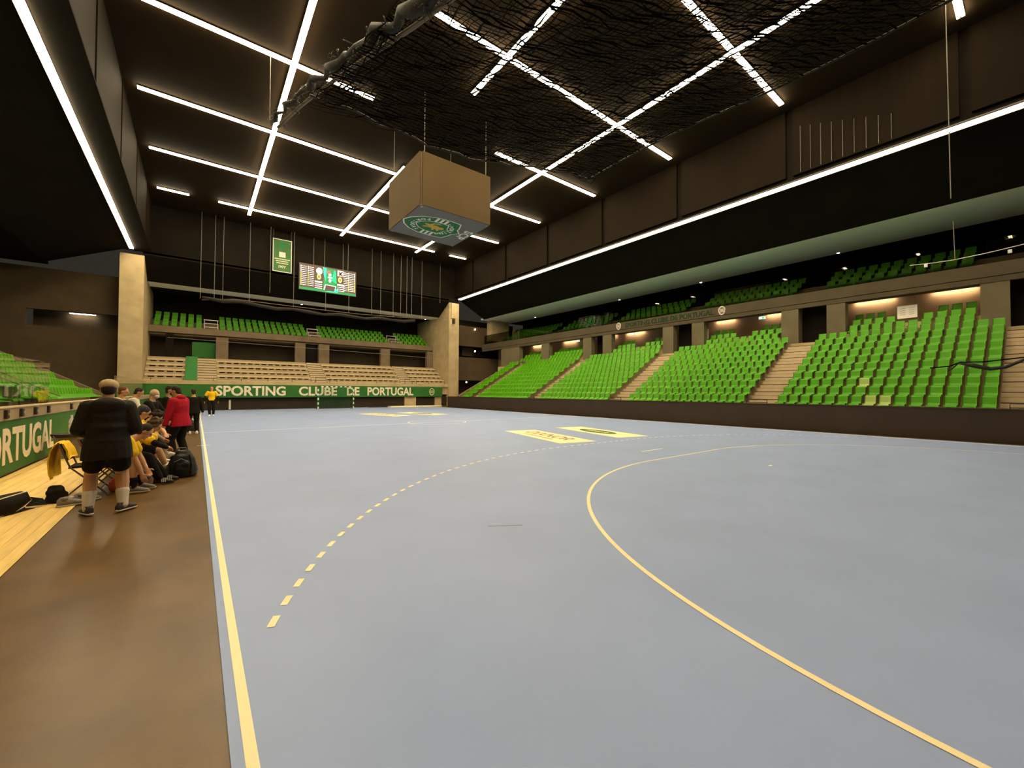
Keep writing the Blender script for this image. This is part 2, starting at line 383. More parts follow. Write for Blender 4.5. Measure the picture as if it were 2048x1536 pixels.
# concrete fin walls that flank the far stand
def fin(name, x0, x1):
    t = struct(name)
    MB().prism([(42.0, -0.012), (51, -0.012), (51, 10.6), (45.0, 10.6), (43.2, 11.9), (42.0, 11.9)], 'x', x0, x1).build('fin', 'concrete', t)
    return t
fin('pillar_left', -4.85, -3.48); pr = fin('pillar_right', 22.78, 24.05)
MB().box(23.0, 23.55, 41.86, 42.0, 10.1, 11.85).build('box_cover', 'concrete', pr)
MB().box(23.15, 23.4, 41.75, 42.0, 9.5, 10.0).build('pulley_bracket', 'darkmetal', pr)
for nm, x0, x1, xw in (('wall_end_left', -16, -4.86, -1), ('wall_end_right', 24.06, 34.5, 1)):
    t = struct(nm)
    if xw < 0:
        MB().box(x0, x1, 43.9, 44.2, -0.3, 6.25).build('lower_wall', 'endwall', t)
        MB().box(x0, x1, 43.9, 44.2, 7.42, 10.4).build('upper_wall', 'endwall', t)
        MB().box(x0, -9.8, 43.9, 44.2, 6.25, 7.42).build('slot_side', 'endwall', t)
        MB().box(-9.8, x1, 45.6, 45.8, 5.9, 7.9).build('slot_back', 'endwall', t)
        MB().box(-9.8, x1, 44.2, 45.8, 5.8, 5.95).build('slot_floor', 'brown', t)
        MB().box(-9.8, x1, 44.2, 45.8, 7.6, 7.8).build('slot_top', 'black', t)
    else:
        MB().box(x0, x1, 43.0, 43.3, 3.0, 5.95).build('lower_wall', 'endwall', t)
        MB().box(x0, x1, 43.0, 43.3, 7.15, 9.6).build('upper_wall', 'endwall', t)
        MB().box(x0, x1, 45.2, 45.4, -0.3, 10.7).build('slot_back', 'brown', t)
        MB().box(26.2, 27.9, 44.9, 45.2, 5.9, 7.2).build('slot_pier', 'endwall', t)
        MB().box(x0, x1, 43.0, 45.4, 5.8, 5.95).build('slot_floor', 'brown', t)
        MB().box(x0, x1, 43.2, 45.4, 7.2, 7.4).build('slot_top', 'black', t)
        MB().box(x0, x1, 43.2, 45.4, 2.85, 3.0).build('passage_top', 'black', t)
        MB().box(28.7, 31.4, 42.0, 43.0, 7.9, 10.5).build('corner_pier', 'concrete', t)

# ------------------------------------------------------------------ ceiling LED strips
def led(label, group, axis, c, a, b, z, gapw=0.062):
    t = thing('led_strip_light', label, 'ceiling light', group=group)
    mb = MB()
    if axis == 'x': mb.box(a, b, c-0.11, c+0.11, z+0.05, CZ-0.03 if z > 13 else z+0.075)
    else:
        mb.box(c-0.11, c+0.11, a, b, z+0.05, z+0.075)
        if z > 13:
            for q in (a+3, (a+b)/2+1, b-3): mb.box(c-0.03, c+0.03, q-0.03, q+0.03, z+0.075, CZ-0.01)
    if z < 13: mb.box(c-0.13 if c < 0 else c+0.11, c-0.11 if c < 0 else c+0.13, a, b, z-0.07, z+0.075)  # outer lip added to keep bulkhead strip light off the balconies
    mb.build('housing', 'darkmetal', t)
    for s in (-1, 1):
        mb = MB(); n = max(1, int(round((b-a)/2.5)))
        for k in range(n):
            p, q = a+(b-a)*k/n, a+(b-a)*(k+1)/n
            if axis == 'x': mb.box(p, q, c+s*gapw-0.045, c+s*gapw+0.045, z, z+0.05)
            else: mb.box(c+s*gapw-0.045, c+s*gapw+0.045, p, q, z, z+0.05)
        mb.build('tube', 'led', t)
LZ = 15.83
XL, XR = -2.59, 22.5
CROSS = [(2, 'seventh'), (8, 'sixth'), (14, 'fifth'), (26, 'third'), (32, 'second')]
for y, o in CROSS:
    led(f'LED strip across the black ceiling, {o} crosswise line from the far wall', 'crosswise ceiling strips', 'x', y, XL, XR, LZ)
led('LED strip across the ceiling ending left of the hanging cube, fourth crosswise line', 'crosswise ceiling strips', 'x', 20, XL, 6.45, LZ)
led('LED strip across the ceiling starting right of the hanging cube, fourth crosswise line', 'crosswise ceiling strips', 'x', 20, 13.75, XR, LZ)
led('short LED strip beside the left bulkhead, crosswise line next to the far wall', 'crosswise ceiling strips', 'x', 38, XL, -0.82, LZ)
led('long middle LED strip of the crosswise line next to the far wall', 'crosswise ceiling strips', 'x', 38, 0.92, 18.8, LZ)
led('short LED strip beside the right bulkhead, crosswise line next to the far wall', 'crosswise ceiling strips', 'x', 38, 20.6, 22.5, LZ)
led('lengthwise LED strip on the ceiling over the players, with twin tubes', 'lengthwise ceiling strips', 'y', 2.95, 1.0, 39.0, LZ-0.12)
led('lengthwise LED strip on the ceiling on the far side of the hanging cube', 'lengthwise ceiling strips', 'y', 10.0, 24.6, 39.0, LZ-0.12)
led('lengthwise LED strip on the ceiling behind the black net, ending before the hanging cube', 'lengthwise ceiling strips', 'y', 10.0, 1.0, 16.6, LZ-0.12)
led('lengthwise LED strip on the ceiling on the side of the green seats', 'lengthwise ceiling strips', 'y', 17.25, 1.0, 39.0, LZ-0.12)
led('LED strip along the bottom of the left black bulkhead', 'bulkhead strips', 'y', -4.15, -1.4, 41.4, 12.14)
led('LED strip along the bottom of the right black bulkhead above the green seats', 'bulkhead strips', 'y', 23.72, -1.4, 41.4, 12.22)

# ------------------------------------------------------------------ right stand
X0, TR, Z0, RI = 21.0, 0.64, 0.75, 0.375
AISLES = [(-0.2, 1.2), (7.95, 9.35), (16.3, 17.8), (24.7, 25.9), (33.6, 34.8)]
YE0, YE1 = -5.9, 36.6
sr = struct('stand_right')
for i in range(10):
    MB().box(X0+TR*i, X0+TR*(i+1), YE0, YE1, 0.0 if i < 2 else Z0+RI*(i-2), Z0+RI*i).build('tier', 'tier', sr)
MB().box(X0+TR*10, 30.4, YE0, YE1+2.2, 4.0, 4.5).build('landing', 'tier', sr)
XC = 27.9
COLS = [(1.12, 1.98), (6.87, 7.71), (9.08, 9.97), (14.77, 15.66), (17.10, 17.97), (22.84, 23.80), (25.12, 26.11), (30.75, 31.83), (35.5, 38.9)]
for i in range(10, 13):
    for a, b in ((-5, -1.6), (1.98, 6.87), (9.97, 14.77), (17.97, 22.84), (26.11, 30.75), (31.83, 35.5)):
        MB().box(X0+TR*i if i > 10 else 27.4, X0+TR*(i+1)+0.4, a, b, 4.5 if i > 10 else 4.45, Z0+RI*i+0.01).build('tier', 'tier', sr)
for a, b in COLS:
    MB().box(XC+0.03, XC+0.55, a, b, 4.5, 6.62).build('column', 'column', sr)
MB().box(30.4, 30.6, YE0, 42.9, 4.0, 7.2).build('concourse_wall', 'nichewall', sr)
MB().box(30.05, 30.12, YE0, 36, 6.86, 7.0).build('lamp_lip', 'concrete_dk', sr)
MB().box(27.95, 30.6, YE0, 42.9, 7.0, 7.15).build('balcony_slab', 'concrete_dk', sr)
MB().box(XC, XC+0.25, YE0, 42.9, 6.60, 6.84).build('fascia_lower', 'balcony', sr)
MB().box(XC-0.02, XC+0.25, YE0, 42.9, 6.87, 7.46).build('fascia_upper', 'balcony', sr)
MB().prism([(20.95, 0.9), (20.95, 1.2), (28.2, 5.0), (28.2, 4.3)], 'y', YE1, YE1+0.35).build('sloped_parapet', 'concrete_dk', sr)
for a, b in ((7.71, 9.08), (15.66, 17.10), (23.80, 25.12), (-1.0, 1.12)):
    MB().box(28.9, 29.0, a-0.1, b+0.1, 4.5, 6.9).build('doorway_dark', 'black', sr)  # black sheet stands in for the darkness inside the doorway opening
for a, b in AISLES:
    st = struct('aisle_stairs')
    n = 20
    for k in range(n):
        x = X0+TR*k/2; z = Z0-0.375+RI*(k+1)/2
        MB().box(x-0.015, x+TR/2+0.3, a, b, z-0.1875+0.02, z+0.19-0.032).build('step', 'step', st)
        MB().box(x+0.012, x+TR/2+0.25, a+0.01, b-0.01, z+0.15, z+0.19).build('shade_strip', 'gap', st)  # dark strip paints the shade line at each nosing
# barrier in front of the stand
br = thing('barrier', 'long dark brown barrier wall between the blue court and green seats', 'barrier')
for k in range(24):
    y0 = -5.8+k*1.9
    if y0 > 38.5: break
    MB().box(20.82, 20.92, y0+0.001, min(y0+1.9, 38.7)-0.001, 0.0, 1.09).build('panel', 'barrier', br)
MB().box(20.80, 20.95, -5.8, 38.7, 1.09, 1.125).build('top_rail', 'barrier', br)
MB().box(20.72, 20.82, -5.8, 38.7, -0.012, 0.06).build('kick_strip', 'brown', br)
for a, b in AISLES:
    t = thing('stair_gate', 'low black rail frame at the foot of a pale staircase between green seat blocks', 'railing', group='rails at the stair feet')
    MB().tube([(21.02, a+0.25, 1.0), (21.02, a+0.25, 1.30), (21.02, b-0.25, 1.30), (21.02, b-0.25, 1.0)], 0.022).build('frame', 'darkmetal', t)
    MB().tube([(21.02, a+0.25, 1.16), (21.02, b-0.25, 1.16)], 0.015).build('bar', 'darkmetal', t)

# ------------------------------------------------------------------ seats
def seat_mesh(w, cols, prof, thick):
    mb = MB(); nr = len(prof)
    for layer in (0, 1):
        base = len(mb.v)
        for (x, z, nx, nz) in prof:
            for (c, up) in cols:
                o = up-(thick if layer else 0)
                mb.v.append((x+nx*o, c*w, z+nz*o))
        nc = len(cols)
        for r in range(nr-1):
            for c in range(nc-1):
                q = (base+r*nc+c, base+r*nc+c+1, base+(r+1)*nc+c+1, base+(r+1)*nc+c)
                mb.f.append(q if layer else tuple(reversed(q)))
    nc = len(cols); tot = nr*nc
    edge = [c for c in range(nc)]+[r*nc+nc-1 for r in range(1, nr)]+[(nr-1)*nc+c for c in range(nc-2, -1, -1)]+[r*nc for r in range(nr-2, 0, -1)]
    for i in range(len(edge)):
        a, b = edge[i], edge[(i+1) % len(edge)]
        mb.f.append((a, b, b+tot, a+tot))
    return mb
SPROF = [(-0.215, 0.385, -1, 0), (-0.20, 0.425, -0.5, 0.8), (0.02, 0.415, 0, 1), (0.13, 0.44, -0.4, 0.9), (0.175, 0.52, -0.9, 0.35), (0.215, 0.74, -1, 0.15), (0.235, 0.775, -0.9, 0.3)]
SW = 0.345
seat_hi = seat_mesh(SW, [(-0.5, 0.035), (-0.43, 0.008), (0.43, 0.008), (0.5, 0.035)], SPROF, 0.02)
seat_lo = seat_mesh(SW, [(-0.5, 0.02), (0.5, 0.02)], [SPROF[0], SPROF[2], SPROF[4], SPROF[6]], 0.03)
seat_me = seat_hi.mesh('shell', 'seat', False); seat_me_p = seat_hi.mesh('shell', 'seat_pale', False)
brk = MB().box(-0.02, 0.16, -0.05, 0.05, 0.0, 0.41); brk.box(0.10, 0.16, -0.12, 0.12, 0.36, 0.40); brk_me = brk.mesh('bracket', 'bracket')
def pxsize(x, y, z):
    d = Vector((x, y, z))-Vector(CAM); dep = d.dot(_f)
    if dep < 0.5: return None
    u = 1024+FPX*d.dot(_r2)/dep; v = 768-FPX*d.dot(_u2)/dep
    return u, v, dep
seats = []       # (score, x, y, z, rz, label, group, pale)
BLK = [((1.2, 7.95), 'under the white paper notice'), ((9.35, 16.3), 'under the dark fascia lettering'), ((17.8, 24.7), 'past the fascia lettering'),
       ((25.9, 33.6), 'last wide block before the far pillar'), ((34.8, 36.5), 'narrow strip along the sloped parapet')]
NICHE = {0: (2.1, 6.75), 1: (10.1, 14.65), 2: (18.1, 22.7), 3: (26.25, 30.6), 4: (31.95, 35.3)}
for bi, ((a, b), desc) in enumerate(BLK):
    for i in range(13):
        lo, hi = (a, b) if i < 10 else NICHE[bi]
        if i < 10 and bi == 4: lo, hi = a, b
        n = int((hi-lo)/0.425); p = (hi-lo)/n
        for k in range(n):
            y = hi-p*(k+0.5)
            if i >= 11 and bi in (0, 1, 2) and abs(y-(lo+hi)/2) < 0.55+0.35*(i == 12): continue
            x = X0+TR*i+0.33; z = Z0+RI*i
            pale = bi == 0 and ((i == 0 and k in (7, 8)) or (i == 2 and k == 6))
            seats.append([x, y, z, 0.0, f'{"faded pale green" if pale else "bright green"} plastic seat, {ORD[i]} row above the barrier, block {desc}', f'green seats, {ORD[i]} row, block {desc}', pale])
for (a, b, desc) in ((10.0, 16.9, 'in the stand behind the glass beside the bench'), (18.2, 29.0, 'in the stand behind the players, past the glass gap')):
    for i in range(9):
        n = int((b-a)/0.43); p = (b-a)/n
        for k in range(n):
            seats.append([-(3.75+TR*i+0.33), a+p*(k+0.5), 0.95+RI*i, PI, f'bright green plastic seat, {ORD[i]} row, {desc}', f'left stand seats, {ORD[i]} row, {desc}', False])
UP = []
for j in range(4):
    for a, b in ((-3.3, 0.2), (1.4, 8.9), (10.1, 17.5), (18.8, 22.6)):
        n = int((b-a)/0.52); p = (b-a)/n
        for k in range(n): UP.append((a+p*(k+0.5), 46.45+0.72*j+0.33, 6.75+0.40*j, -PI/2*-1))
for j in range(4):
    for a, b in ((-5, 0.8), (2.2, 8.2), (9.6, 15.6), (17.0, 23.2), (24.6, 30.5), (32, 40)):
        n = int((b-a)/0.5); p = (b-a)/n
        for k in range(n): UP.append((28.35+0.75*j+0.33, a+p*(k+0.5), 7.0+0.42*j, 0.0))
def score(s):
    q = pxsize(s[0], s[1], s[2]+0.6)
    if not q or not (-10 < q[0] < 2058 and -10 < q[1] < 1546): return 0
    q2 = pxsize(s[0], s[1]+0.37, s[2]+0.6)
    return abs(q2[0]-q[0])*FPX*0.4/q[2] if q2 else 0
sc_ = sorted(((score(s), i) for i, s in enumerate(seats)), reverse=True)
chosen = set(i for v, i in sc_[:300])
rest = MB()
for i, s in enumerate(seats):
    if i in chosen:
        o = link('stadium_seat', seat_me_p if s[6] else seat_me, None, (s[0], s[1], s[2]), s[3]); tag(o, s[4], 'seat', s[5])
        link('bracket', brk_me, o)
    else:
        m = Matrix.Translation((s[0], s[1], s[2])) @ Matrix.Rotation(s[3], 4, 'Z'); rest.merge(seat_lo, m)
for (x, y, z, rz) in UP:
    rest.merge(seat_lo, Matrix.Translation((x, y, z)) @ Matrix.Rotation(rz, 4, 'Z') @ Matrix.Scale(1.12, 4))
tag(rest.build('distant_seats', 'seat'), 'many more green plastic seats filling the stands and balconies farther off', 'seats', kind='stuff')

# balconies' tiers
bt = struct('balcony_right')
for j in range(4): MB().box(28.2+0.75*j, 34.5, -5.9, 42.9, 7.1 if j == 0 else 7.0+0.42*(j-1), 7.15 if j == 0 else 7.0+0.42*j).build('tier', 'concrete_dk', bt)
for k in range(16):
    y0 = -5.5+k*3.0
    MB().box(27.98, 27.995, y0+0.003, y0+2.997, 7.46, 8.55).build('glass_pane', 'glass_dimming', bt)
ft = struct('balcony_far')
for j in range(4): MB().box(-3.48, 22.78, 46.3+0.72*j, 50.6, 6.6, 6.75+0.40*j).build('tier', 'concrete_dk', ft)
MB().box(-3.48, 22.78, 46.0, 46.3, 6.62, 7.18).build('fascia', 'concrete_dk', ft)
MB().box(-3.48, 22.78, 46.3, 48.3, 6.45, 6.62).build('slab', 'concrete_dk', ft)
for a, b in ((0.2, 1.4), (8.9, 10.1), (17.5, 18.8)):
    t = thing('stair_rails', 'pale rails across a dark stair gap in the far balcony seats', 'railing', group='rails of the far balcony stairs')
    for j in range(3):
        MB().box(a+0.05, b-0.05, 46.36+0.72*j, 46.42+0.72*j, 7.35+0.42*j, 7.42+0.42*j).build('rail', 'silver', t)
        for x in (a+0.08, b-0.12): MB().box(x, x+0.05, 46.36+0.72*j, 46.41+0.72*j, 6.75+0.40*j, 7.35+0.42*j).build('post', 'silver', t)

# ------------------------------------------------------------------ far stand
fs = struct('stand_far')
YF, FT, FZ, FR = 42.35, 0.66, 2.25, 0.45
MB().box(-3.48, 22.78, 42.2, 42.34, 2.16, 2.46).build('parapet', 'concrete', fs)
for i in range(5): MB().box(-3.48, 22.78, YF+FT*i, YF+FT*(i+1), 1.3 if i < 1 else FZ+FR*(i-1)-0.1, FZ+FR*i).build('tier', 'tier', fs)
MB().box(-3.48, 22.78, YF+FT*5, 48.3, 4.0, FZ+FR*5).build('landing', 'tier', fs)
for x0, x1, m_ in ((-2.33, -1.81, 'black'), (1.16, 2.08, 'concrete_dk'), (7.6, 8.53, 'concrete_dk'), (9.78, 10.81, 'concrete_dk'), (16.29, 17.34, 'concrete_dk'), (21.99, 22.78, 'concrete_dk')):
    MB().box(x0, x1, 46.0, 46.5, 4.5, 6.5).build('column', m_, fs)
MB().box(8.53, 9.78, 46.6, 46.7, 4.5, 6.5).build('door_leaf', 'black', fs)
MB().box(-0.55, 1.16, 46.7, 46.75, 4.5, 6.0).build('green_screen', 'green', fs)
MB().box(-0.95, -0.15, 42.22, 45.7, 2.47, 2.50).build('base', 'greencarpet', fs)
MB().prism([(42.33, 2.45), (45.7, 4.62), (45.7, 4.60), (42.35, 2.42)], 'x', -0.95, -0.15).build('green_carpet', 'greencarpet', fs)
FA = [(-0.15, 1.15), (8.48, 9.76), (17.3, 18.45)]
for a, b in FA:
    st = struct('aisle_stairs')
    for k in range(10):
        y = YF+FT*k/2; z = FZ-0.225+FR*(k+1)/2
        MB().box(a, b, y-0.03, y+FT/2+0.2, z-0.225+0.02, z+0.225-0.05).build('step', 'step', st)
        MB().box(a+0.01, b-0.01, y-0.005, y+FT/2+0.2, z+0.165, z+0.225).build('shade_strip', 'gap', st)  # dark strip in place of the shade above each far riser
bsup = MB().box(-0.09, 0.09, -0.1, 0.1, 0.0, 0.11).mesh('support', 'tier')
for bi, (a, b, dsc) in enumerate(((-3.42, -0.98, 'left of the green carpet'), (1.18, 8.45, 'behind the word Sporting'), (9.8, 17.27, 'behind the goal'), (18.5, 22.7, 'beside the right concrete fin'))):
    for i in range(5):
        t = thing('bench', f'pale concrete bench, {ORD[i]} row of the far stand, {dsc}', 'bench', (0, YF+FT*i+0.17, FZ+FR*i))
        MB().box(a, b, -0.16, 0.20, 0.11, 0.26).build('plank', 'step', t)
        n = max(2, int((b-a)/0.55))
        for k in range(n+1): link('support', bsup, t, (a+0.09+(b-a-0.18)*k/n, 0.0, 0))
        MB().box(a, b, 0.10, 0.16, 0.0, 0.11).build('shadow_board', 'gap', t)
for k in range(14):
    x = -3.0+k*1.95
    tag(MB().tube([(x, 42.28, 2.46), (x, 42.28, 2.62)], 0.022).build('rail_stub', 'darkmetal'), 'short dark post on the parapet above the green board', 'post', 'posts on the far parapet')
for x0, x1 in ((8.75, 10.0), (17.6, 18.9)):
    t = thing('stair_gate', 'thin dark rail frame at the foot of a far staircase above the green board', 'railing', group='rails at the far stair feet')
    MB().tube([(x0, 42.27, 2.46), (x0, 42.27, 2.95), (x1, 42.27, 2.95), (x1, 42.27, 2.46)], 0.025).build('frame', 'darkmetal', t)

# green board with lettering under the far stand, recess below it
fb = thing('letter_board', 'long green board with the club name in cream letters below the far stand', 'sign board')
MB().box(-3.44, 22.0, 42.12, 42.22, 1.06, 2.16).build('panel', 'green', fb)
txt('SPORTING', 1.13, 'letter', 'lettering', fb, frame((1.06, 42.115, 1.06+0.20-0.02), (1, 0, 0), (0, 0, 1)), 0.008, 0.032, width=5.15)
txt('CLUBE', 1.13, 'letter', 'lettering', fb, frame((7.28, 42.115, 1.24), (1, 0, 0), (0, 0, 1)), 0.008, 0.032, width=3.35)
txt('DE', 1.13, 'letter', 'lettering', fb, frame((11.55, 42.115, 1.24), (1, 0, 0), (0, 0, 1)), 0.008, 0.032, width=1.2)
txt('PORTUGAL', 1.13, 'letter', 'lettering', fb, frame((13.55, 42.115, 1.24), (1, 0, 0), (0, 0, 1)), 0.008, 0.032, width=4.95)
CREST = [(0, -0.5), (0.20, -0.40), (0.34, -0.18), (0.38, 0.10), (0.34, 0.30), (0.22, 0.34), (0.20, 0.44), (0, 0.5), (-0.20, 0.44), (-0.22, 0.34), (-0.34, 0.30), (-0.38, 0.10), (-0.34, -0.18), (-0.20, -0.40)]
def crest(parent, m, size, mats=('letter', 'green'), name='crest'):
    c = MB(); c.poly([m @ Vector((x*size, y*size, 0.006)) for x, y in CREST]); o = c.build(name, mats[0], parent)
    c = MB(); c.poly([m @ Vector((x*size*0.78, y*size*0.8, 0.010)) for x, y in CREST])
    c.build('field', mats[1], o)
    c = MB()
    for k in range(3): c.poly([m @ Vector((x*size, y*size, 0.013)) for x, y in ((-0.22, -0.16+k*0.13), (0.22, -0.16+k*0.13), (0.22, -0.10+k*0.13), (-0.22, -0.10+k*0.13))])
    c.build('stripe', mats[0], o)
    return o
crest(fb, frame((20.7, 42.115, 1.6), (1, 0, 0), (0, 0, 1)), 0.82)
rw = struct('wall_recess')
MB().box(-3.44, 22.78, 42.5, 42.7, -0.012, 1.1).build('back_panel', 'brown', rw)
MB().box(-3.44, 22.0, 42.23, 42.6, 1.06, 1.3).build('lintel', 'brown', rw)
for x0, x1 in ((17.6, 18.9), (21.2, 22.0)): MB().box(x0, x1, 42.3, 42.5, -0.012, 1.06).build('pier', 'concrete', rw)
MB().box(-0.9, 0.0, 42.0, 42.5, -0.012, 1.0).build('pier', 'tier', rw)
MB().box(2.0, 2.14, 42.42, 42.5, 0.05, 0.85).build('post', 'letter', rw)
t = thing('landing_mat', 'flat cream mat lying on the floor before the far recess wall', 'mat')
MB().box(15.6, 21.4, 41.0, 42.0, 0.0, 0.10).build('slab', 'line', t)
tag(MB().box(13.6, 15.5, 41.6, 42.0, 0.0, 0.07).build('floor_cover', 'bag_black'), 'low black cover lying beside the cream mat at the far end', 'cover')
tag(MB().tube([(21.4, 39.2, 0), (21.45, 39.2, 0.5), (21.3, 39.2, 0.85), (21.0, 39.2, 1.12)], 0.05).build('bent_pole', 'offwhite'), 'bent pale pole standing at the far end of the dark barrier', 'pole')

# handball goal at the far end
gl = thing('handball_goal', 'handball goal with white banded posts and a dark green net', 'goal', (10, 40, 0))
for s in (-1, 1):
    p = MB().box(s*1.5-0.04 if s < 0 else 1.5-0.04, s*1.5+0.04 if s < 0 else 1.5+0.04, -0.08, 0.0, 0, 2.0).build('post', 'green', gl)
    for k in range(5): MB().box(s*1.54-0.045, s*1.54+0.045, -0.09, 0.01, 0.02+k*0.40, 0.22+k*0.40).build('band', 'white', p)
p = MB().box(-1.58, 1.58, -0.08, 0.0, 2.0, 2.08).build('crossbar', 'green', gl)
for k in range(7): MB().box(-1.30+k*0.40, -1.10+k*0.40, -0.09, 0.01, 1.995, 2.085).build('band', 'white', p)
nb = MB()
for k in range(31): x = -1.5+k*0.1; nb.tube([(x, 0, 2.0), (x, 0.8, 1.95), (x, 1.0, 0.02)], 0.006, 3)
for k in range(20): nb.tube([(-1.5, 0.8+0.2*(1-k/19), 0.02+1.93*k/19), (1.5, 0.8+0.2*(1-k/19), 0.02+1.93*k/19)], 0.006, 3)
for s in (-1, 1):
    for k in range(10): nb.tube([(s*1.5, 0.0, 0.1+k*0.2), (s*1.5, 0.9, 0.1+k*0.2)], 0.006, 3)
tag(nb.build('net', 'crestgreen', gl), kind='stuff')
MB().tube([(-1.5, 0, 0.03), (-1.5, 1.0, 0.03), (1.5, 1.0, 0.03), (1.5, 0, 0.03)], 0.03).build('ground_frame', 'darkmetal', gl)

# lettering on the right balcony fascia
fl_ = thing('fascia_sign', 'dark green club name lettering on the concrete balcony edge over the seats', 'sign')
txt('SPORTING CLUBE DE PORTUGAL', 0.52, 'greenletter', 'lettering', fl_, frame((XC-0.03, 21.4, 6.98), (0, -1, 0), (0, 0, 1)), 0.01, 0.012, width=7.35)
crest(fl_, frame((XC-0.03, 22.05, 7.17), (0, -1, 0), (0, 0, 1)), 0.62, ('offwhite', 'concrete_dk'))
crest(fl_, frame((XC-0.03, 13.5, 7.17), (0, -1, 0), (0, 0, 1)), 0.62, ('offwhite', 'concrete_dk'))
# lamps under the right balcony
for y0, y1 in ((34.2, 36.0), (29.2, 31.0), (24.2, 25.0), (21.2, 23.1), (13.7, 15.1), (10.75, 11.7), (5.2, 7.0), (2.15, 3.8)):
    t = thing('wall_lamp', 'slim warm lamp under the right balcony washing the concourse wall', 'lamp', group='lamps under the right balcony')
    MB().box(30.16, 30.30, y0, y1, 6.93, 6.99).build('housing', 'darkmetal', t)
    MB().box(30.22, 30.29, y0+0.05, y1-0.05, 6.905, 6.93).build('diffuser', 'lampwarm', t)
for (y, z, w, h, d) in ((4.5, 5.80, 0.75, 0.65, 'two-column white paper notice on the wall above the nearest seat block'), (14.95, 5.80, 0.35, 0.70, 'narrow white paper notice beside a column of the concourse'), (25.9, 6.1, 0.86, 0.43, 'small white sign on the concourse wall of the farther block')):
    t = thing('paper_notice', d, 'notice', (28.6, y, z))
    for s_2 in (-1, 1): MB().tube([(0, s_2*w*0.4, h/2), (0, s_2*w*0.4, 7.0-z)], 0.006, 4).build('string', 'cable', t)
    MB().box(-0.01, 0, -w/2, w/2, -h/2, h/2).build('sheet', 'white', t)
    mb = MB()
    for k in range(4):
        for s in (-1, 1): MB().box(-0.013, -0.01, s*w*0.22-w*0.14, s*w*0.22+w*0.14, h*0.25-k*h*0.16, h*0.25-k*h*0.16+h*0.04).build('print', 'concrete', t)
for (x, y, z) in ((30.2, 22.2, 6.75), (30.2, 11.9, 6.72), (30.2, 28.8, 6.8)):
    t = thing('exit_sign', 'small glowing green and white exit sign under the right balcony', 'exit sign', (x, y, z), group='exit signs under the right balcony')
    MB().box(-0.05, 0, -0.22, 0.22, -0.12, 0.10).build('case', 'offwhite', t)
    MB().box(-0.06, -0.05, -0.18, 0.18, -0.09, 0.07).build('face', 'screen_white', t); MB().box(-0.065, -0.06, -0.14, 0.0, -0.07, 0.05).build('symbol', 'screen_green', t)
# slot lamp in the left end wall
t = thing('slot_lamp', 'long white lamp in the slot of the left end wall', 'lamp', (-7.2, 45.3, 7.45))
MB().box(-0.75, 0.75, -0.06, 0.06, 0.04, 0.14).build('housing', 'darkmetal', t); MB().box(-0.7, 0.7, -0.05, 0.05, 0.0, 0.04).build('diffuser', 'lampdot', t)
t = thing('slot_lamp', 'thin white lamp low in the slot of the left end wall', 'lamp', (-9.2, 44.8, 6.05))
MB().box(-0.55, 0.55, -0.05, 0.05, 0.05, 0.1).build('housing', 'darkmetal', t); MB().box(-0.5, 0.5, -0.05, -0.045, 0.0, 0.05).build('diffuser', 'screen_white', t)
# small ceiling spots
for (x, y, z, d) in ((31.8, 0.9*9, 10.48, 0), (31.8, 17, 10.48, 0), (31.8, 25, 10.48, 0), (31.5, 37, 10.48, 0), (8.2, 46.4, 10.48, 1), (21.9, 46.4, 10.48, 1)):
    lb = 'tiny bright spot lamp in the pale soffit above the ' + ('far' if d else 'right') + ' balcony'
    t = thing('spot_lamp', lb, 'lamp', (x, y, z), group='spot lamps, ' + ('far' if d else 'right') + ' soffit')
    MB().tube([(0, 0, 0.02), (0, 0, -0.02)], 0.10, 10).build('ring', 'white', t); MB().tube([(0, 0, -0.015), (0, 0, -0.03)], 0.07, 10).build('bulb', 'lampdot', t)
for (x, y, z) in ((26.9, 42.97, 9.3), (26.9, 42.97, 6.6), (25.9, 43.3, 2.8)):
    t = thing('spot_lamp', 'tiny bright lamp on the dark wall right of the right concrete fin', 'lamp', (x, y, z), group='lamps on the right end wall')
    MB().sph((0, 0, 0), 0.09, 8, 6).build('bulb', 'lampdot', t); MB().box(-0.1, 0.1, 0.0, 0.05, 0.05, 0.12).build('bracket', 'darkmetal', t)

# ------------------------------------------------------------------ left stand, board and glass
sl = struct('stand_left')
for i in range(9): MB().box(-(3.75+TR*(i+1)), -(3.75+TR*i), 2, 29.2, 0.0 if i < 2 else 0.95+RI*(i-2), 0.95+RI*i).build('tier', 'tier', sl)
MB().box(-3.75, -3.12, 2, 42, 0.0, 0.95).build('walkway', 'tier', sl)
MB().box(-16, -3.75-TR*9, 2, 29.2, 2, 0.95+RI*9).build('landing', 'tier', sl)
MB().prism([(-3.3, 0.9), (-3.3, 1.15), (-10, 4.9), (-10, 4.0)], 'y', 29.2, 29.45).build('sloped_parapet', 'concrete_dk', sl)
MB().box(-16, -3.2, 29.45, 43.9, 0.0, 0.06).build('side_floor', 'brown', sl)
st = struct('aisle_stairs')
for k in range(18):
    x = -3.75-TR*k/2; z = 0.95-0.375+RI*(k+1)/2
    MB().box(x-TR/2-0.25, x, 17.0, 18.1, z-0.16, z+0.18).build('step', 'step', st)
lb = thing('letter_board', 'green board with cream lettering along the wooden strip behind the players', 'sign board')
for (a, b) in ((-2.5, 4.0), (4.0, 10.5), (10.5, 17.0), (17.0, 23.5), (23.5, 30.0), (30.0, 36.5), (36.5, 41.9)):
    MB().box(-3.12, -3.02, a+0.004, b-0.004, 0.05, 1.05).build('panel', 'green', lb)
MB().box(-3.12, -3.05, -2.5, 41.9, -0.01, 0.05).build('kick_strip', 'darkmetal', lb)
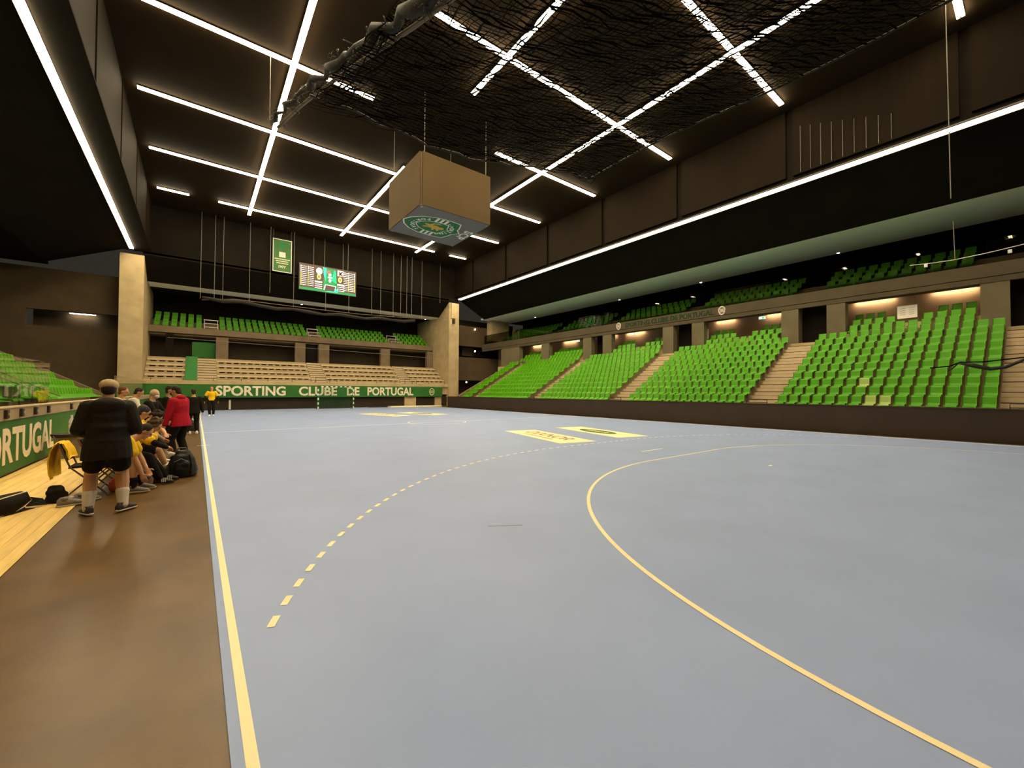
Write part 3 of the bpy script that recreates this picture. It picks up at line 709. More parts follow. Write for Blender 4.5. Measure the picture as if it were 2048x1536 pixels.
for w_, y0, wd in (('SPORTING', 1.05, 4.25), ('CLUBE', 5.9, 2.7), ('DE', 9.1, 0.95), ('PORTUGAL', 10.75, 4.72), ('SPORTING', 19.0, 4.25), ('CLUBE', 24.0, 2.7), ('DE', 27.4, 0.95), ('PORTUGAL', 29.1, 4.3)):
    txt(w_, 0.92, 'letter', 'lettering', lb, frame((-3.018, y0, 0.245), (0, 1, 0), (0, 0, 1)), 0.006, 0.026, width=wd)
rl = thing('balustrade', 'clear glass balustrade on a pale rail above the green board on the left', 'balustrade')
MB().box(-3.16, -3.0, -2.5, 41.9, 1.05, 1.28).build('base_rail', 'rail', rl)
MB().box(-3.18, -2.98, -2.5, 41.9, 1.28, 1.305).build('capping', 'step', rl)
for a, b in ((5.6, 7.45), (7.5, 9.4), (9.45, 11.3), (11.35, 13.22), (13.26, 15.25), (25.2, 27.3), (27.35, 29.4), (29.45, 31.5), (31.55, 33.6), (33.65, 35.7), (35.75, 37.8), (37.85, 39.9)):
    MB().box(-3.09, -3.075, a, b, 1.24, 2.30).build('pane', 'glass', rl)
for y in (5.9, 6.9, 7.9, 8.9, 9.9, 10.9, 12.0, 12.85, 13.75, 14.75, 17.0, 18.2, 19.6, 21.5, 23.5, 25.7, 27.9, 30.0, 32.0):
    c = MB().box(-3.0, -2.955, y-0.06, y+0.06, 1.09, 1.25).build('clamp', 'darkmetal', rl)
    MB().box(-2.955, -2.94, y-0.035, y+0.035, 1.15, 1.20).build('bolt', 'silver', c)
for k in range(2):
    t = thing('handrail', 'sloping grey handrail among the green seats behind the glass gap', 'handrail', group='left stand handrails')
    y = 17.0+k*1.1
    MB().tube([(-3.4, y, 1.45), (-5.2, y, 2.5), (-8.8, y, 4.6)], 0.018).build('rail', 'brownmetal', t)
    for j in range(4): MB().tube([(-3.75-TR*2*j-0.2, y, 0.95+RI*2*j), (-3.75-TR*2*j-0.2, y, 1.72+RI*2*j)], 0.016).build('post', 'darkmetal', t)

# ------------------------------------------------------------------ hanging score cube
cb = thing('scoreboard_cube', 'large tan video cube hung from the ceiling with the club crest underneath', 'scoreboard', (10, 20, 10.43))
H_ = 2.56
MB().box(-1.93, 1.93, -1.93, 1.93, 0.03, H_-0.02).build('core', 'brownmetal', cb)
MB().box(-1.88, 1.97, -2.0, -1.93, 0.0, H_).build('screen_panel', 'tan_panel', cb); MB().box(-1.97, 1.88, 1.93, 2.0, 0.0, H_).build('screen_panel', 'tan_panel', cb)
MB().box(-2.0, -1.93, -1.90, 1.97, 0.0, H_).build('screen_panel', 'tan_panel', cb); MB().box(1.93, 2.0, -1.97, 1.90, 0.0, H_).build('screen_panel', 'tan_panel', cb)
bt_ = MB().box(-1.97, 1.97, -1.97, 1.97, -0.02, 0.03).build('bottom_banner', 'greybanner', cb)
for sx in (-1, 1):
    for sy in (-1, 1):
        MB().tube([(sx*1.85, sy*1.85, -0.05), (sx*1.85, sy*1.85, -0.02)], 0.06, 8).build('corner_eyelet', 'silver', cb)
        MB().tube([(sx*1.75, sy*1.9, H_), (sx*1.75, sy*1.9, CZ-10.43-0.005)], 0.02, 5).build('cable', 'cable', cb)
# crest: reads with its top towards -y, x to the right when seen from below
cm = Matrix(((0.0, 1.10, 0, -0.34), (1.10, 0.0, 0, 0.02), (0, 0, -1, -0.022), (0, 0, 0, 1)))      # local crest up (+y) -> world +x
SH = [(0, -1.45), (0.42, -1.25), (0.80, -0.85), (1.02, -0.30), (1.08, 0.35), (1.0, 0.95), (0.55, 1.12), (0.30, 1.16), (0, 1.42), (-0.30, 1.16), (-0.55, 1.12), (-1.0, 0.95), (-1.08, 0.35), (-1.02, -0.30), (-0.80, -0.85), (-0.42, -1.25)]
def flat(pts, m, z, material, name, parent):
    mb = MB(); q = [m @ Vector((x, y, z)) for x, y in pts]
    mb.poly(q); return mb.build(name, material, parent)
SH2 = [(x*1.05, y*1.05) for x, y in SH]
flat(SH2, cm, 0.002, 'white', 'crest_edge', bt_); flat(SH, cm, 0.004, 'crestgreen', 'crest_field', bt_)
for k in range(4):
    x = -1.02+0.26*k
for s in (-1, 1):
    for k in range(3):
        y = -0.24+k*0.24
        x0, x1 = (0.62, 1.03) if s > 0 else (-1.03, -0.62)
        flat([(x0, y), (x1, y), (x1, y+0.13), (x0, y+0.13)], cm, 0.006, 'white', 'crest_stripe', bt_)
SHI = [(x*0.60, y*0.60) for x, y in SH]
flat(SHI, cm, 0.008, 'white', 'inner_edge', bt_); flat([(x*0.93, y*0.94) for x, y in SHI], cm, 0.010, 'crestgreen', 'inner_field', bt_)
LION = [(-0.22, -0.46), (-0.10, -0.47), (-0.02, -0.22), (0.10, -0.45), (0.24, -0.44), (0.14, -0.18), (0.16, 0.02), (0.34, 0.08), (0.36, 0.18), (0.18, 0.16), (0.20, 0.26), (0.36, 0.36), (0.30, 0.46), (0.14, 0.36), (0.10, 0.52), (-0.06, 0.58), (-0.18, 0.46), (-0.14, 0.28), (-0.24, 0.12), (-0.20, -0.10), (-0.36, -0.04), (-0.40, 0.22), (-0.48, 0.30), (-0.50, 0.08), (-0.42, -0.14), (-0.24, -0.24)]
flat(LION, cm, 0.012, 'gold', 'lion_emblem', bt_)
def arctext(body, r, mid, m, up=True):
    n = len(body); step = 0.285
    for i, ch in enumerate(body):
        a = mid+(-(i-(n-1)/2)*step if up else (i-(n-1)/2)*step)
        px, py = r*math.cos(a)*0.93, r*math.sin(a)*1.12
        rot = a-PI/2 if up else a+PI/2
        mm = m @ Matrix.Translation((px, py, 0.007)) @ Matrix.Rotation(rot, 4, 'Z') @ Matrix.Translation((0, -0.11, 0))
        txt(ch, 0.29, 'white', 'crest_letter', bt_, mm, 0.0, 0.010, align='CENTER')
arctext('SPORTING', 0.86, PI/2, cm, True); arctext('PORTUGAL', 0.86, -PI/2, cm, False)
txt('SCP', 0.66, 'white', 'crest_title', bt_, cm @ Matrix.Translation((0, 1.53, 0.014)), 0.0, 0.02, space=1.1, align='CENTER')

# ------------------------------------------------------------------ scoreboard screen and banner on the far wall
sb = thing('scoreboard_screen', 'lit wide score screen hung on the far wall showing zero to zero', 'scoreboard', (7.1, 41.6, 10.98))
K = 1.015
W_, HH = 4.95*K, 2.34*K
MB().box(-0.04, W_+0.04, 0.0, 0.15, -0.04, HH+0.04).build('case', 'darkmetal', sb)
for x in (1.2, W_-1.2): MB().tube([(x, 0.08, HH), (x, 0.08, CZ-10.98)], 0.02, 5).build('hanger', 'cable', sb)
def sq(x0, x1, z0, z1, m_, nm, lay=1): return MB().box(x0*W_, x1*W_, -0.004*lay, -0.004*lay+0.003, z0*HH, z1*HH).build(nm, m_, sb)
sq(0, 1, 0, 1, 'screen_dark', 'picture'); sq(0, 1, 0, 0.09, 'screen_dgreen', 'lower_band', 2)
def zpoly(pts, m_, nm, lay):
    mb = MB(); mb.poly([(x*W_, -0.004*lay, z*HH) for x, z in pts]); return mb.build(nm, m_, sb)
zpoly([(0.40, 0.14), (0.66, 0.12), (0.62, 0.95), (0.40, 0.98), (0.42, 0.6)], 'screen_dgreen', 'middle_field', 2)
zpoly([(0.40, 0.98), (0.46, 0.96), (0.45, 0.45), (0.42, 0.62)], 'screen_lime', 'bright_patch', 3)
zpoly([(0.45, 0.02), (0.66, 0.04), (0.67, 0.2), (0.60, 0.16)], 'screen_lime', 'bright_patch', 3)
zpoly([(0.55, 0.5), (0.64, 0.4), (0.63, 0.9), (0.60, 0.92)], 'screen_green', 'bright_patch', 3)
zpoly([(0.41, 0.09), (0.61, 0.09), (0.63, 0.29), (0.44, 0.31)], 'screen_white', 'inset_edge', 4)
zpoly([(0.425, 0.06), (0.605, 0.06), (0.62, 0.27), (0.45, 0.29)], 'screen_dark', 'inset', 5)
for s, x0 in ((0, 0.02), (1, 0.985)):
    for r in range(11):
        z = 0.90-r*0.072
        for c in (0, 1):
            e0 = (0.02+c*0.12) if not s else (0.98-c*0.11)
            d = 1 if not s else -1
            sq(min(e0, e0+d*0.012), max(e0, e0+d*0.012), z-0.02, z+0.03, 'screen_yellow' if r > 3 else 'screen_white', 'number_mark', 2)
            sq(min(e0+d*0.022, e0+d*0.10), max(e0+d*0.022, e0+d*0.10), z-0.008, z+0.006, 'screen_white', 'name_row', 2)
for x in (0.26, 0.655):
    for r in range(4): sq(x, x+0.125, 0.34-r*0.075-(0.0), 0.37-r*0.075+(0.03 if r == 0 else -0.01), 'screen_white', 'score_row', 6)
mb = MB(); mb.poly([(0.335*W_+0.27*math.cos(a), -0.02, 0.80*HH+0.31*math.sin(a)) for a in [2*PI*k/16 for k in range(16)]]); mb.build('home_crest', 'screen_white', sb)
mb = MB(); mb.poly([(0.335*W_+0.16*math.cos(a), -0.024, 0.79*HH+0.18*math.sin(a)) for a in [2*PI*k/16 for k in range(16)]]); mb.build('crest_ring', 'soffit', sb)
sq(0.655, 0.765, 0.72, 0.95, 'screen_pink', 'guest_crest', 6)
txt('K', 0.52, 'screen_black', 'guest_letter', sb, frame((0.685*W_, -0.03, 0.745*HH), (1, 0, 0), (0, 0, 1)), 0.002, 0.03)
mb = MB(); mb.poly([(0.50*W_+0.17*math.cos(a), -0.02, 0.82*HH+0.15*math.sin(a)) for a in [2*PI*k/10 for k in range(10)]]); mb.build('red_emblem', 'screen_red', sb)
sq(0.50, 0.545, 0.66, 0.76, 'screen_white', 'period_text', 6); sq(0.485, 0.56, 0.58, 0.63, 'screen_white', 'period_text', 6)
txt('0', 0.68, 'screen_yellow', 'home_score', sb, frame((0.295*W_, -0.03, 0.475*HH), (1, 0, 0), (0, 0, 1)), 0.002, 0.02)
txt('0', 0.68, 'screen_yellow', 'guest_score', sb, frame((0.67*W_, -0.03, 0.475*HH), (1, 0, 0), (0, 0, 1)), 0.002, 0.02)
txt('0', 0.42, 'screen_white', 'period_number', sb, frame((0.50*W_, -0.03, 0.42*HH), (1, 0, 0), (0, 0, 1)), 0.002, 0.02)
bn = thing('pennant_banner', 'green vertical pennant with a white border hung beside the score screen', 'banner', (4.95, 41.5, 12.2))
for x in (0.05, 1.45): MB().tube([(x, 0.01, 2.9), (x, 0.01, CZ-12.2)], 0.012, 5).build('hanger', 'cable', bn)
MB().box(0, 1.5, 0, 0.02, 0, 2.92).build('border', 'offwhite', bn); MB().box(0.06, 1.44, -0.005, 0.0, 0.06, 2.86).build('cloth', 'bannergreen', bn)
MB().poly([(x*0.40+0.75, -0.008, z*0.5+2.15) for x, z in ((-0.7, 1), (0.7, 1), (0.85, 0.8), (0.6, 0.2), (0.2, -0.1), (0.2, -0.5), (-0.2, -0.5), (-0.2, -0.1), (-0.6, 0.2), (-0.85, 0.8))]).build('cup_emblem', 'crestgreen', bn)
MB().box(0.50, 1.0, -0.01, -0.005, 1.32, 1.78).build('white_label', 'offwhite', bn)
for k, (a, b) in enumerate(((0.15, 1.35), (0.25, 1.22), (0.30, 1.22))):
    mb = MB(); x = a
    while x < b: mb.box(x, min(x+0.07, b), -0.01, -0.005, 1.10-k*0.18, 1.18-k*0.18); x += 0.095
    mb.build('text_row', 'letter', bn)
txt('1977', 0.30, 'letter', 'year', bn, frame((0.42, -0.008, 0.36), (1, 0, 0), (0, 0, 1)), 0.002, 0.008)
# thin cables in front of the far wall and the raised net pipe
for k, (x, z0) in enumerate(((-0.06, 9.0), (0.84, 8.9), (1.4, 8.9), (3.24, 9.0), (4.75, 10.2), (6.6, 9.2), (9.16, 13.4), (11.28, 13.4), (9.3, 9.2), (11.4, 9.2), (13.6, 9.3), (14.51, 9.3), (15.82, 9.3), (16.64, 9.3), (17.3, 9.4), (17.86, 9.4), (19.01, 9.4), (21.2, 11.5))):
    tag(MB().tube([(x, 41.3, z0 if z0 < 13 else 13.35), (x+0.02, 41.3, CZ)] if z0 != 9.2 or x < 8 else [(x, 41.3, 9.2), (x, 41.3, 10.95)], 0.018, 5).build('hanging_cable', 'cable'), 'thin grey cable hanging in front of the dark far wall', 'cable', 'cables before the far wall')
rp = thing('raised_net', 'rolled safety net on a pipe spanning in front of the far balcony', 'net')
MB().tube([(0.05, 41.3, 8.9), (2.2, 41.3, 9.25), (7.0, 41.3, 9.22), (12, 41.3, 9.2), (19.3, 41.3, 9.5), (22.6, 41.8, 9.9)], 0.035).build('pipe', 'brownmetal', rp)
rn = MB(); prof = []
for k in range(15):
    x = 0.05+k*1.3; prof.append((x, 41.3, 9.12-0.25*math.sin(PI*k/14)-0.1*math.sin(k*2.1)))
rn.tube(prof, [0.10+0.08*abs(math.sin(k*1.3)) for k in range(15)], 8); tag(rn.build('net_roll', 'netroll', rp))
rope = thing('net_wire', 'thin wire strung across the far stand below its balcony', 'wire')
MB().tube([(-2.0, 41.6, 5.75), (10, 41.6, 5.55), (22.6, 41.8, 5.3)], 0.014, 5).build('strand', 'cable', rope)

# ------------------------------------------------------------------ safety net over the near goal
nt = thing('ceiling_net', 'black safety net gathered under the ceiling above the near goal', 'net')
def lerp(a, b, t): return a+(b-a)*t
def nets(u, v, lay):
    # u: from the roll on the left to the right edge, v: from the near end to the far edge
    x = lerp(lerp(4.0, 2.3, v), lerp(13.2, 12.6, v), u); y = lerp(lerp(5.0, 0.5, u), lerp(13.2, 11.6, u)+0.15*math.sin(PI*u), v)
    if v > 0.98: y += 0.1*math.sin(u*40)
    z = 10.2+1.0*u*u*0.3-0.45*math.sin(PI*u)*(1-0.4*v)+0.10*math.sin(u*9+v*7)+lay*0.35*math.sin(u*5+v*4+1)
    return Vector((x, y, z))
nm_ = MB()
for lay, (nu, nv, r) in enumerate(((62, 70, 0.0115), (40, 46, 0.009))):
    for i in range(nu+1):
        u = i/nu; nm_.tube([nets(u+0.006*math.sin(k*1.9+i), k/26, lay) for k in range(27)], [r*random.choice((0.7, 0.8, 0.9, 2.3)) for k in range(27)], 3, False)
    for i in range(nv+1):
        v = i/nv; nm_.tube([nets(k/26, v+0.006*math.sin(k*2.3+i), lay) for k in range(27)], [r*random.choice((0.7, 0.8, 0.9, 2.3)) for k in range(27)], 3, False)
tag(nm_.build('mesh', 'net', nt), kind='stuff')
ed = [nets(k/20, 1.0, 0) for k in range(21)]; MB().tube(ed, 0.035, 6).build('edge_rope', 'netroll', nt)
ed = [nets(1.0, k/20, 0) for k in range(21)]; MB().tube(ed, 0.035, 6).build('edge_rope', 'netroll', nt)
RL = [(2.15, 20.1, 13.0), (2.5, 16.0, 12.0), (2.95, 12.0, 10.9), (3.4, 8.0, 9.7), (3.9, 4.0, 8.9)]
def rl_pt(t):
    t *= len(RL)-1; i = min(int(t), len(RL)-2); return Vector(RL[i]).lerp(Vector(RL[i+1]), t-i)
rr_ = MB(); rr_.tube([rl_pt(k/40)+Vector((0.07*math.sin(k*1.7), 0, 0.09*math.sin(k*2.3))) for k in range(41)], [0.07+0.09*(k/40)+0.035*math.sin(k*1.1) for k in range(41)], 10)
rr_.build('gathered_roll', 'netroll', nt, smooth=True)
MB().tube([rl_pt(k/10)+Vector((0.26, 0, -0.10)) for k in range(11)], 0.055, 8).build('pole', 'cloth_grey', nt)
lp = MB()
for k in range(120):
    p = rl_pt(random.random())+Vector((random.uniform(-0.25, 0.35), 0, random.uniform(-0.3, 0.2))); r = random.uniform(0.06, 0.16)
    ax = Vector((random.random()-0.5, random.random()-0.5, random.random()-0.5)).normalized(); bx = ax.orthogonal().normalized()
    lp.tube([p+(ax*math.cos(a)+bx*math.sin(a))*r for a in [2*PI*j/9 for j in range(10)]], 0.010, 3, False)
tag(lp.build('loose_loops', 'netroll', nt), kind='stuff')
MB().tube([(2.1, 20.1, 13.1), (2.1, 20.1, CZ)], 0.015, 5).build('hanger', 'cable', nt)

# wires and drooping net on the right, before the green seats
for k, (y, z0, z1) in enumerate(((2.15, 6.2, 15.5),)):
    tag(MB().tube([(20.5, y, z0+2.2), (20.5, y+0.05, z1)], 0.014, 5).build('hanging_wire', 'cable'), 'single long wire hanging from the net edge down the dark bulkhead on the right', 'wire')
for k in range(9):
    MB().tube([(23.4, 7.5-k*0.42, 12.6), (23.4, 7.5-k*0.42, 14.9-0.15*k)], 0.010, 4).build('wall_cord', 'cable', bw)
dn = thing('drooping_net', 'dark rope and drooping net stretched low before the green seats on the right', 'net')
MB().tube([(19.0, 2.55, 2.46), (19.0, 2.1, 2.50), (19.0, 1.87, 2.62), (19.0, 1.4, 2.60), (19.0, 0.6, 2.69), (19.0, -0.8, 2.9), (19.0, -3, 3.2)], 0.022, 6).build('rope', 'net', dn)
MB().tube([(19.0, 1.95, 2.60), (19.0, 1.6, 2.50), (19.0, 1.25, 2.38), (19.0, 0.95, 2.42), (19.0, 0.6, 2.62), (19.0, -0.8, 2.85)], [0.02, 0.07, 0.06, 0.05, 0.045, 0.03], 7).build('net_bundle', 'netroll', dn)
MB().tube([(19.0, 1.9, 2.60), (19.0, 2.05, 2.42), (19.0, 2.15, 2.33)], 0.02, 5).build('loose_end', 'netroll', dn)
cbn = thing('light_cable', 'thin pale cable with two clips slung before the right balcony', 'cable')
MB().tube([(23.0, 3.56, 6.88), (23.0, 2.9, 6.82), (23.0, 2.37, 6.80), (23.0, 1.5, 6.84), (23.0, 0.63, 6.93), (23, -2, 7.4)], 0.014, 5).build('strand', 'offwhite', cbn)
for y in (3.1, 0.95): MB().box(22.96, 23.04, y-0.05, y+0.05, 6.70, 6.82).build('clip', 'white', cbn)
MB().tube([(23.0, 2.3, 6.8), (23.0, 2.33, 8.3)], 0.012, 5).build('hanger', 'cable', cbn)
for k, y in enumerate((1.6, 4.4, 6.6, 9.6)):
    pass

# ------------------------------------------------------------------ people
UPV = Vector((0, 0, 1))
def ik(a, b, l1, l2, pole):
    a, b = Vector(a), Vector(b); d = b-a; L = min(d.length, (l1+l2)*0.999); d.normalize()
    x = (l1*l1-l2*l2+L*L)/(2*L); h = math.sqrt(max(l1*l1-x*x, 0)); p = Vector(pole); p = (p-d*p.dot(d)).normalized()
    return a+d*x+p*h, a+d*L
def limb(mb, pts, radii, n=10):
    for i in range(len(pts)-1):
        mb.tube([pts[i], pts[i+1]], [radii[i], radii[i+1]], n)
    for p, r in zip(pts, radii): mb.sph(p, r, n, 6)
def remesh(o, vs, smooth=4, fac=0.5):
    r = o.modifiers.new('r', 'REMESH'); r.mode = 'VOXEL'; r.voxel_size = vs; r.use_smooth_shade = True
    if smooth: s = o.modifiers.new('s', 'SMOOTH'); s.iterations = smooth; s.factor = fac
    FIN.append(o)
def hand(mb, w, d, nrm, s, side, curl=0.5):
    """w wrist, d direction of the hand, nrm palm normal, side +1/-1 where the thumb sits"""
    d = d.normalized(); nrm = (nrm-d*nrm.dot(d)).normalized(); sd = d.cross(nrm)*side
    pe = w+d*0.085*s
    mb.loft([(w, sd*0.024*s, nrm*0.018*s), (w+d*0.04*s, sd*0.038*s, nrm*0.017*s), (pe, sd*0.041*s, nrm*0.014*s)], 10)
    for k, L in enumerate((0.068, 0.078, 0.073, 0.056)):
        b = pe-d*0.008*s+sd*(0.030-0.020*k)*s
        d1 = (d+nrm*curl*0.6).normalized(); d2 = (d+nrm*curl*1.8).normalized()
        m1 = b+d1*L*0.5*s; e = m1+d2*L*0.5*s
        limb(mb, [b, m1, e], [0.0092*s, 0.0088*s, 0.0078*s], 8)
    b = w+d*0.025*s+sd*0.030*s; m1 = b+(d*0.55+sd*0.8+nrm*0.25).normalized()*0.035*s; e = m1+(d*0.85+sd*0.35+nrm*0.4).normalized()*0.032*s
    limb(mb, [b, m1, e], [0.012*s, 0.0105*s, 0.009*s], 8)
def shoe(parent, ank, yaw, pitch, s, m_up, m_sole, stripes=False):
    R = Matrix.Translation(ank) @ Matrix.Rotation(yaw, 4, 'Z') @ Matrix.Rotation(pitch, 4, 'X')
    mb = MB(); X, Z = Vector((1, 0, 0)), Vector((0, 0, 1))
    prof = [(-0.075, 0.030, 0.040, -0.030), (-0.055, 0.038, 0.055, -0.022), (0.0, 0.040, 0.055, -0.020), (0.06, 0.042, 0.042, -0.030), (0.12, 0.046, 0.030, -0.042), (0.165, 0.038, 0.022, -0.048), (0.185, 0.018, 0.014, -0.053)]
    mb.loft([((0, y*s, z*s), X*a*s, Z*b*s) for y, a, b, z in prof], 12)
    mb.tube([(0, -0.015*s, 0.0), (0, -0.02*s, 0.035*s)], [0.044*s, 0.040*s], 10)
    me = MB().merge(mb, R); o = me.build('shoe', m_up, parent, smooth=True)
    sb_ = MB(); sb_.loft([((0, y*s, -0.066*s), Vector((0, 0, 0.014*s)), X*(a+0.004)*s) for y, a, b, z in [(-0.085, 0.012, 0, 0)]+prof+[(0.195, 0.008, 0, 0)]], 8)
    MB().merge(sb_, R).build('sole', m_sole, o, smooth=True)
    if stripes:
        for k in range(3):
            for sx in (-1, 1): MB().merge(MB().box(sx*0.044*s-0.003, sx*0.044*s+0.003, (0.035+k*0.024)*s, (0.047+k*0.024)*s, -0.055*s, 0.0), R).build('stripe', 'white', o)
def person(label, loc, face, H=1.78, pel=None, lean=0.0, tilt=0.0, head=(0.0, 0.0), hands=None, feet=None, fyaw=(0.12, -0.12), poles=None,
           top=None, bottom=None, shoes=('shoe_dark', 'sole'), socks=None, hair=None, skin='skin', vs=0.011, extra=(), hpal=None, stripes=False, spread=0.11, hunch=0.25, curl=0.5, group=None, leg=1.0):
    """face: compass direction (radians, 0 = +x, pi/2 = +y). lean: forward bend of the spine. head: (pitch down, turn left)."""
    s = H/1.78
    t = thing('person', label, 'person', (loc[0], loc[1], loc[2] if len(loc) > 2 else 0.0), face-PI/2, group)
    P = Vector(pel) if pel else Vector((0, 0, 0.93*s))
    up = Vector((math.sin(tilt), math.sin(lean)*math.cos(tilt), math.cos(lean))).normalized()
    l2 = lean+hunch*max(lean, 0.15)
    up2 = Vector((math.sin(tilt), math.sin(l2), math.cos(l2))).normalized()
    X = Vector((1, 0, 0)); F = up.cross(X)*-1 if up.cross(X).y < 0 else up.cross(X); F2 = up2.cross(X)*-1 if up2.cross(X).y < 0 else up2.cross(X)
    W = P+up*0.15*s; C = W+(up+up2).normalized()*0.17*s; N = C+up2*0.17*s
    sh = [C+up2*0.105*s+X*k*0.178*s for k in (-1, 1)]; hp = [P+X*k*0.092*s-up*0.03*s for k in (-1, 1)]
    rings = [(P-up*0.10*s, 0.13, 0.10), (P-up*0.02*s, 0.160, 0.115), (W, 0.140, 0.102), (C-up2*0.02*s, 0.160, 0.115), (C+up2*0.09*s, 0.165, 0.10), (N-up2*0.02*s, 0.085, 0.068), (N+up2*0.02*s, 0.058, 0.056)]
    def torso(mb, inf, lo=0, hem=None, hi=7):
        R = []
        for i, (c, a, b) in enumerate(rings[lo:hi]):
            ff = F if i+lo < 3 else F2
            R.append((c, X*(a*s+inf), ff*(b*s+inf)))
        if hem and lo == 0:
            R[0] = (R[0][0], X*(0.195*s+inf*0.9), F*(0.128*s+inf)); R[1] = (R[1][0], X*(0.185*s+inf*0.9), F*(0.122*s+inf))
            R = [(R[0][0]-UPV*hem*s, X*(0.20*s+inf), F*(0.135*s+inf))]+R
        elif hem: R = [(R[0][0]-UPV*hem*s, X*(rings[lo][1]*s+inf*1.25+0.02), F*(rings[lo][2]*s+inf*1.25+0.02))]+R
        mb.loft(R, 16)
    ft = feet or [(-spread, 0.0, 0.085), (spread, 0.0, 0.085)]
    pk = (poles or {}).get('knee', [(-0.15, 1, 0.1), (0.15, 1, 0.1)])
    pe = (poles or {}).get('elbow', [(-0.5, -1, -0.2), (0.5, -1, -0.2)])
    hd = hands or [(-0.30*s, 0.06, 0.80*s), (0.30*s, 0.06, 0.80*s)]
    legs = []; arms = []
    for k in range(2):
        kn, an = ik(hp[k], ft[k], 0.43*s, 0.425*s, pk[k]); legs.append((hp[k], kn, an))
        el, wr = ik(sh[k], hd[k], 0.29*s, 0.255*s, pe[k]); arms.append((sh[k], el, wr))
    # head frame
    hpit, hturn = head; bas = l2*0.35+hpit
    hu = Vector((0, math.sin(bas), math.cos(bas))); hf = Vector((-math.sin(hturn)*math.cos(bas), math.cos(hturn)*math.cos(bas), -math.sin(bas))); hf = (hf-hu*hf.dot(hu)).normalized(); hr = hf.cross(hu)
    HC = N+(up2*0.4+hu*0.6)*0.165*s+hf*0.012*s
    body = MB(); torso(body, -0.006)
    body.tube([N-up2*0.05*s, N+up2*0.06*s, HC-hu*0.06*s], [0.064*s, 0.056*s, 0.056*s], 12)
    body.ell(HC+hu*0.02*s-hf*0.008*s, hr*0.076*s, hf*0.094*s, hu*0.098*s, 16, 10)
    body.ell(HC-hu*0.045*s+hf*0.022*s, hr*0.057*s, hf*0.066*s, hu*0.068*s, 14, 8)
    body.ell(HC-hu*0.015*s+hf*0.094*s, hr*0.014*s, hf*0.020*s, hu*0.026*s, 8, 6)
    body.ell(HC+hu*0.022*s+hf*0.080*s, hr*0.050*s, hf*0.014*s, hu*0.010*s, 8, 6)
    body.ell(HC-hu*0.098*s+hf*0.066*s, hr*0.022*s, hf*0.020*s, hu*0.016*s, 8, 6)
    for k in (-1, 1): body.ell(HC+hr*k*0.077*s-hf*0.006*s, hr*0.010*s, hf*0.020*s, hu*0.032*s, 8, 6)
    for k in range(2):
        a = arms[k]; limb(body, [a[0], a[0].lerp(a[1], 0.45), a[1], a[1].lerp(a[2], 0.3), a[2]], [0.056*s, 0.048*s, 0.040*s, 0.042*s, 0.027*s])
        dirn = (a[2]-a[1]).normalized(); pn = Vector(hpal[k]) if hpal else X*(1 if k == 0 else -1)*0.9+Vector((0, 0.2, 0))
        sg = 1
        if (dirn.cross(pn)).dot(F2 if not hpal else UPV+F2*0.3) < 0: sg = -1
        hand(body, a[2], dirn, pn, s*1.05, sg, curl)
        g = legs[k]; limb(body, [g[0], g[0].lerp(g[1], 0.4), g[1], g[1].lerp(g[2], 0.32), g[1].lerp(g[2], 0.7), g[2]], [q*leg*s for q in (0.088, 0.078, 0.055, 0.058, 0.042, 0.036)])
        fy = Vector((-math.sin(fyaw[k]), math.cos(fyaw[k]), 0))
        body.loft([(g[2]-fy*0.04*s-UPV*0.03*s, fy.cross(UPV)*0.028*s, UPV*0.028*s), (g[2]+fy*0.04*s-UPV*0.025*s, fy.cross(UPV)*0.034*s, UPV*0.03*s), (g[2]+fy*0.13*s-UPV*0.05*s, fy.cross(UPV)*0.034*s, UPV*0.016*s)], 10)
    o = body.build('body', skin, t); remesh(o, vs, 2)
    for k in (-1, 1):
        MB().ell(HC+hu*0.006*s+hf*0.085*s+hr*k*0.031*s, hr*0.011*s, hf*0.008*s, hu*0.006*s, 8, 5).build('eye', 'eye', t, True)
    if 'mask' not in extra: MB().ell(HC-hu*0.060*s+hf*0.086*s, hr*0.022*s, hf*0.008*s, hu*0.006*s, 8, 5).build('mouth', 'lips', t, True)
    else: MB().ell(HC-hu*0.045*s+hf*0.060*s, hr*0.062*s, hf*0.052*s, hu*0.050*s, 14, 8).build('face_mask', 'white', t, True)
    if hair:
        mb = MB()
        if hair[1] == 'short':
            mb.ell(HC+hu*0.040*s-hf*0.022*s, hr*0.084*s, hf*0.090*s, hu*0.092*s, 16, 10); mb.ell(HC-hu*0.02*s-hf*0.045*s, hr*0.072*s, hf*0.055*s, hu*0.075*s, 14, 8)
        elif hair[1] == 'wavy':
            for j in range(26):
                a = j*2.4; zz = -0.05+0.16*((j*7) % 26)/26; r = 0.082*math.sqrt(max(0.05, 1-(zz/0.14)**2))
                c = HC+hu*(zz+0.02)*s+(hr*math.cos(a)+hf*min(math.sin(a), 0.55))*r*s-hf*0.015*s; mb.sph(c, 0.030*s, 8, 6)
            mb.ell(HC+hu*0.045*s-hf*0.02*s, hr*0.088*s, hf*0.092*s, hu*0.096*s, 16, 10)
        elif hair[1] == 'shaved':
            mb.ell(HC+hu*0.016*s-hf*0.020*s, hr*0.079*s, hf*0.090*s, hu*0.092*s, 16, 10)
        ho = mb.build('hair', hair[0], t); remesh(ho, vs*0.8, 2)
    if 'beard' in extra:
        mb = MB(); mb.ell(HC-hu*0.075*s+hf*0.034*s, hr*0.058*s, hf*0.060*s, hu*0.046*s, 14, 8); mb.build('beard', 'hair_dark', t, True)
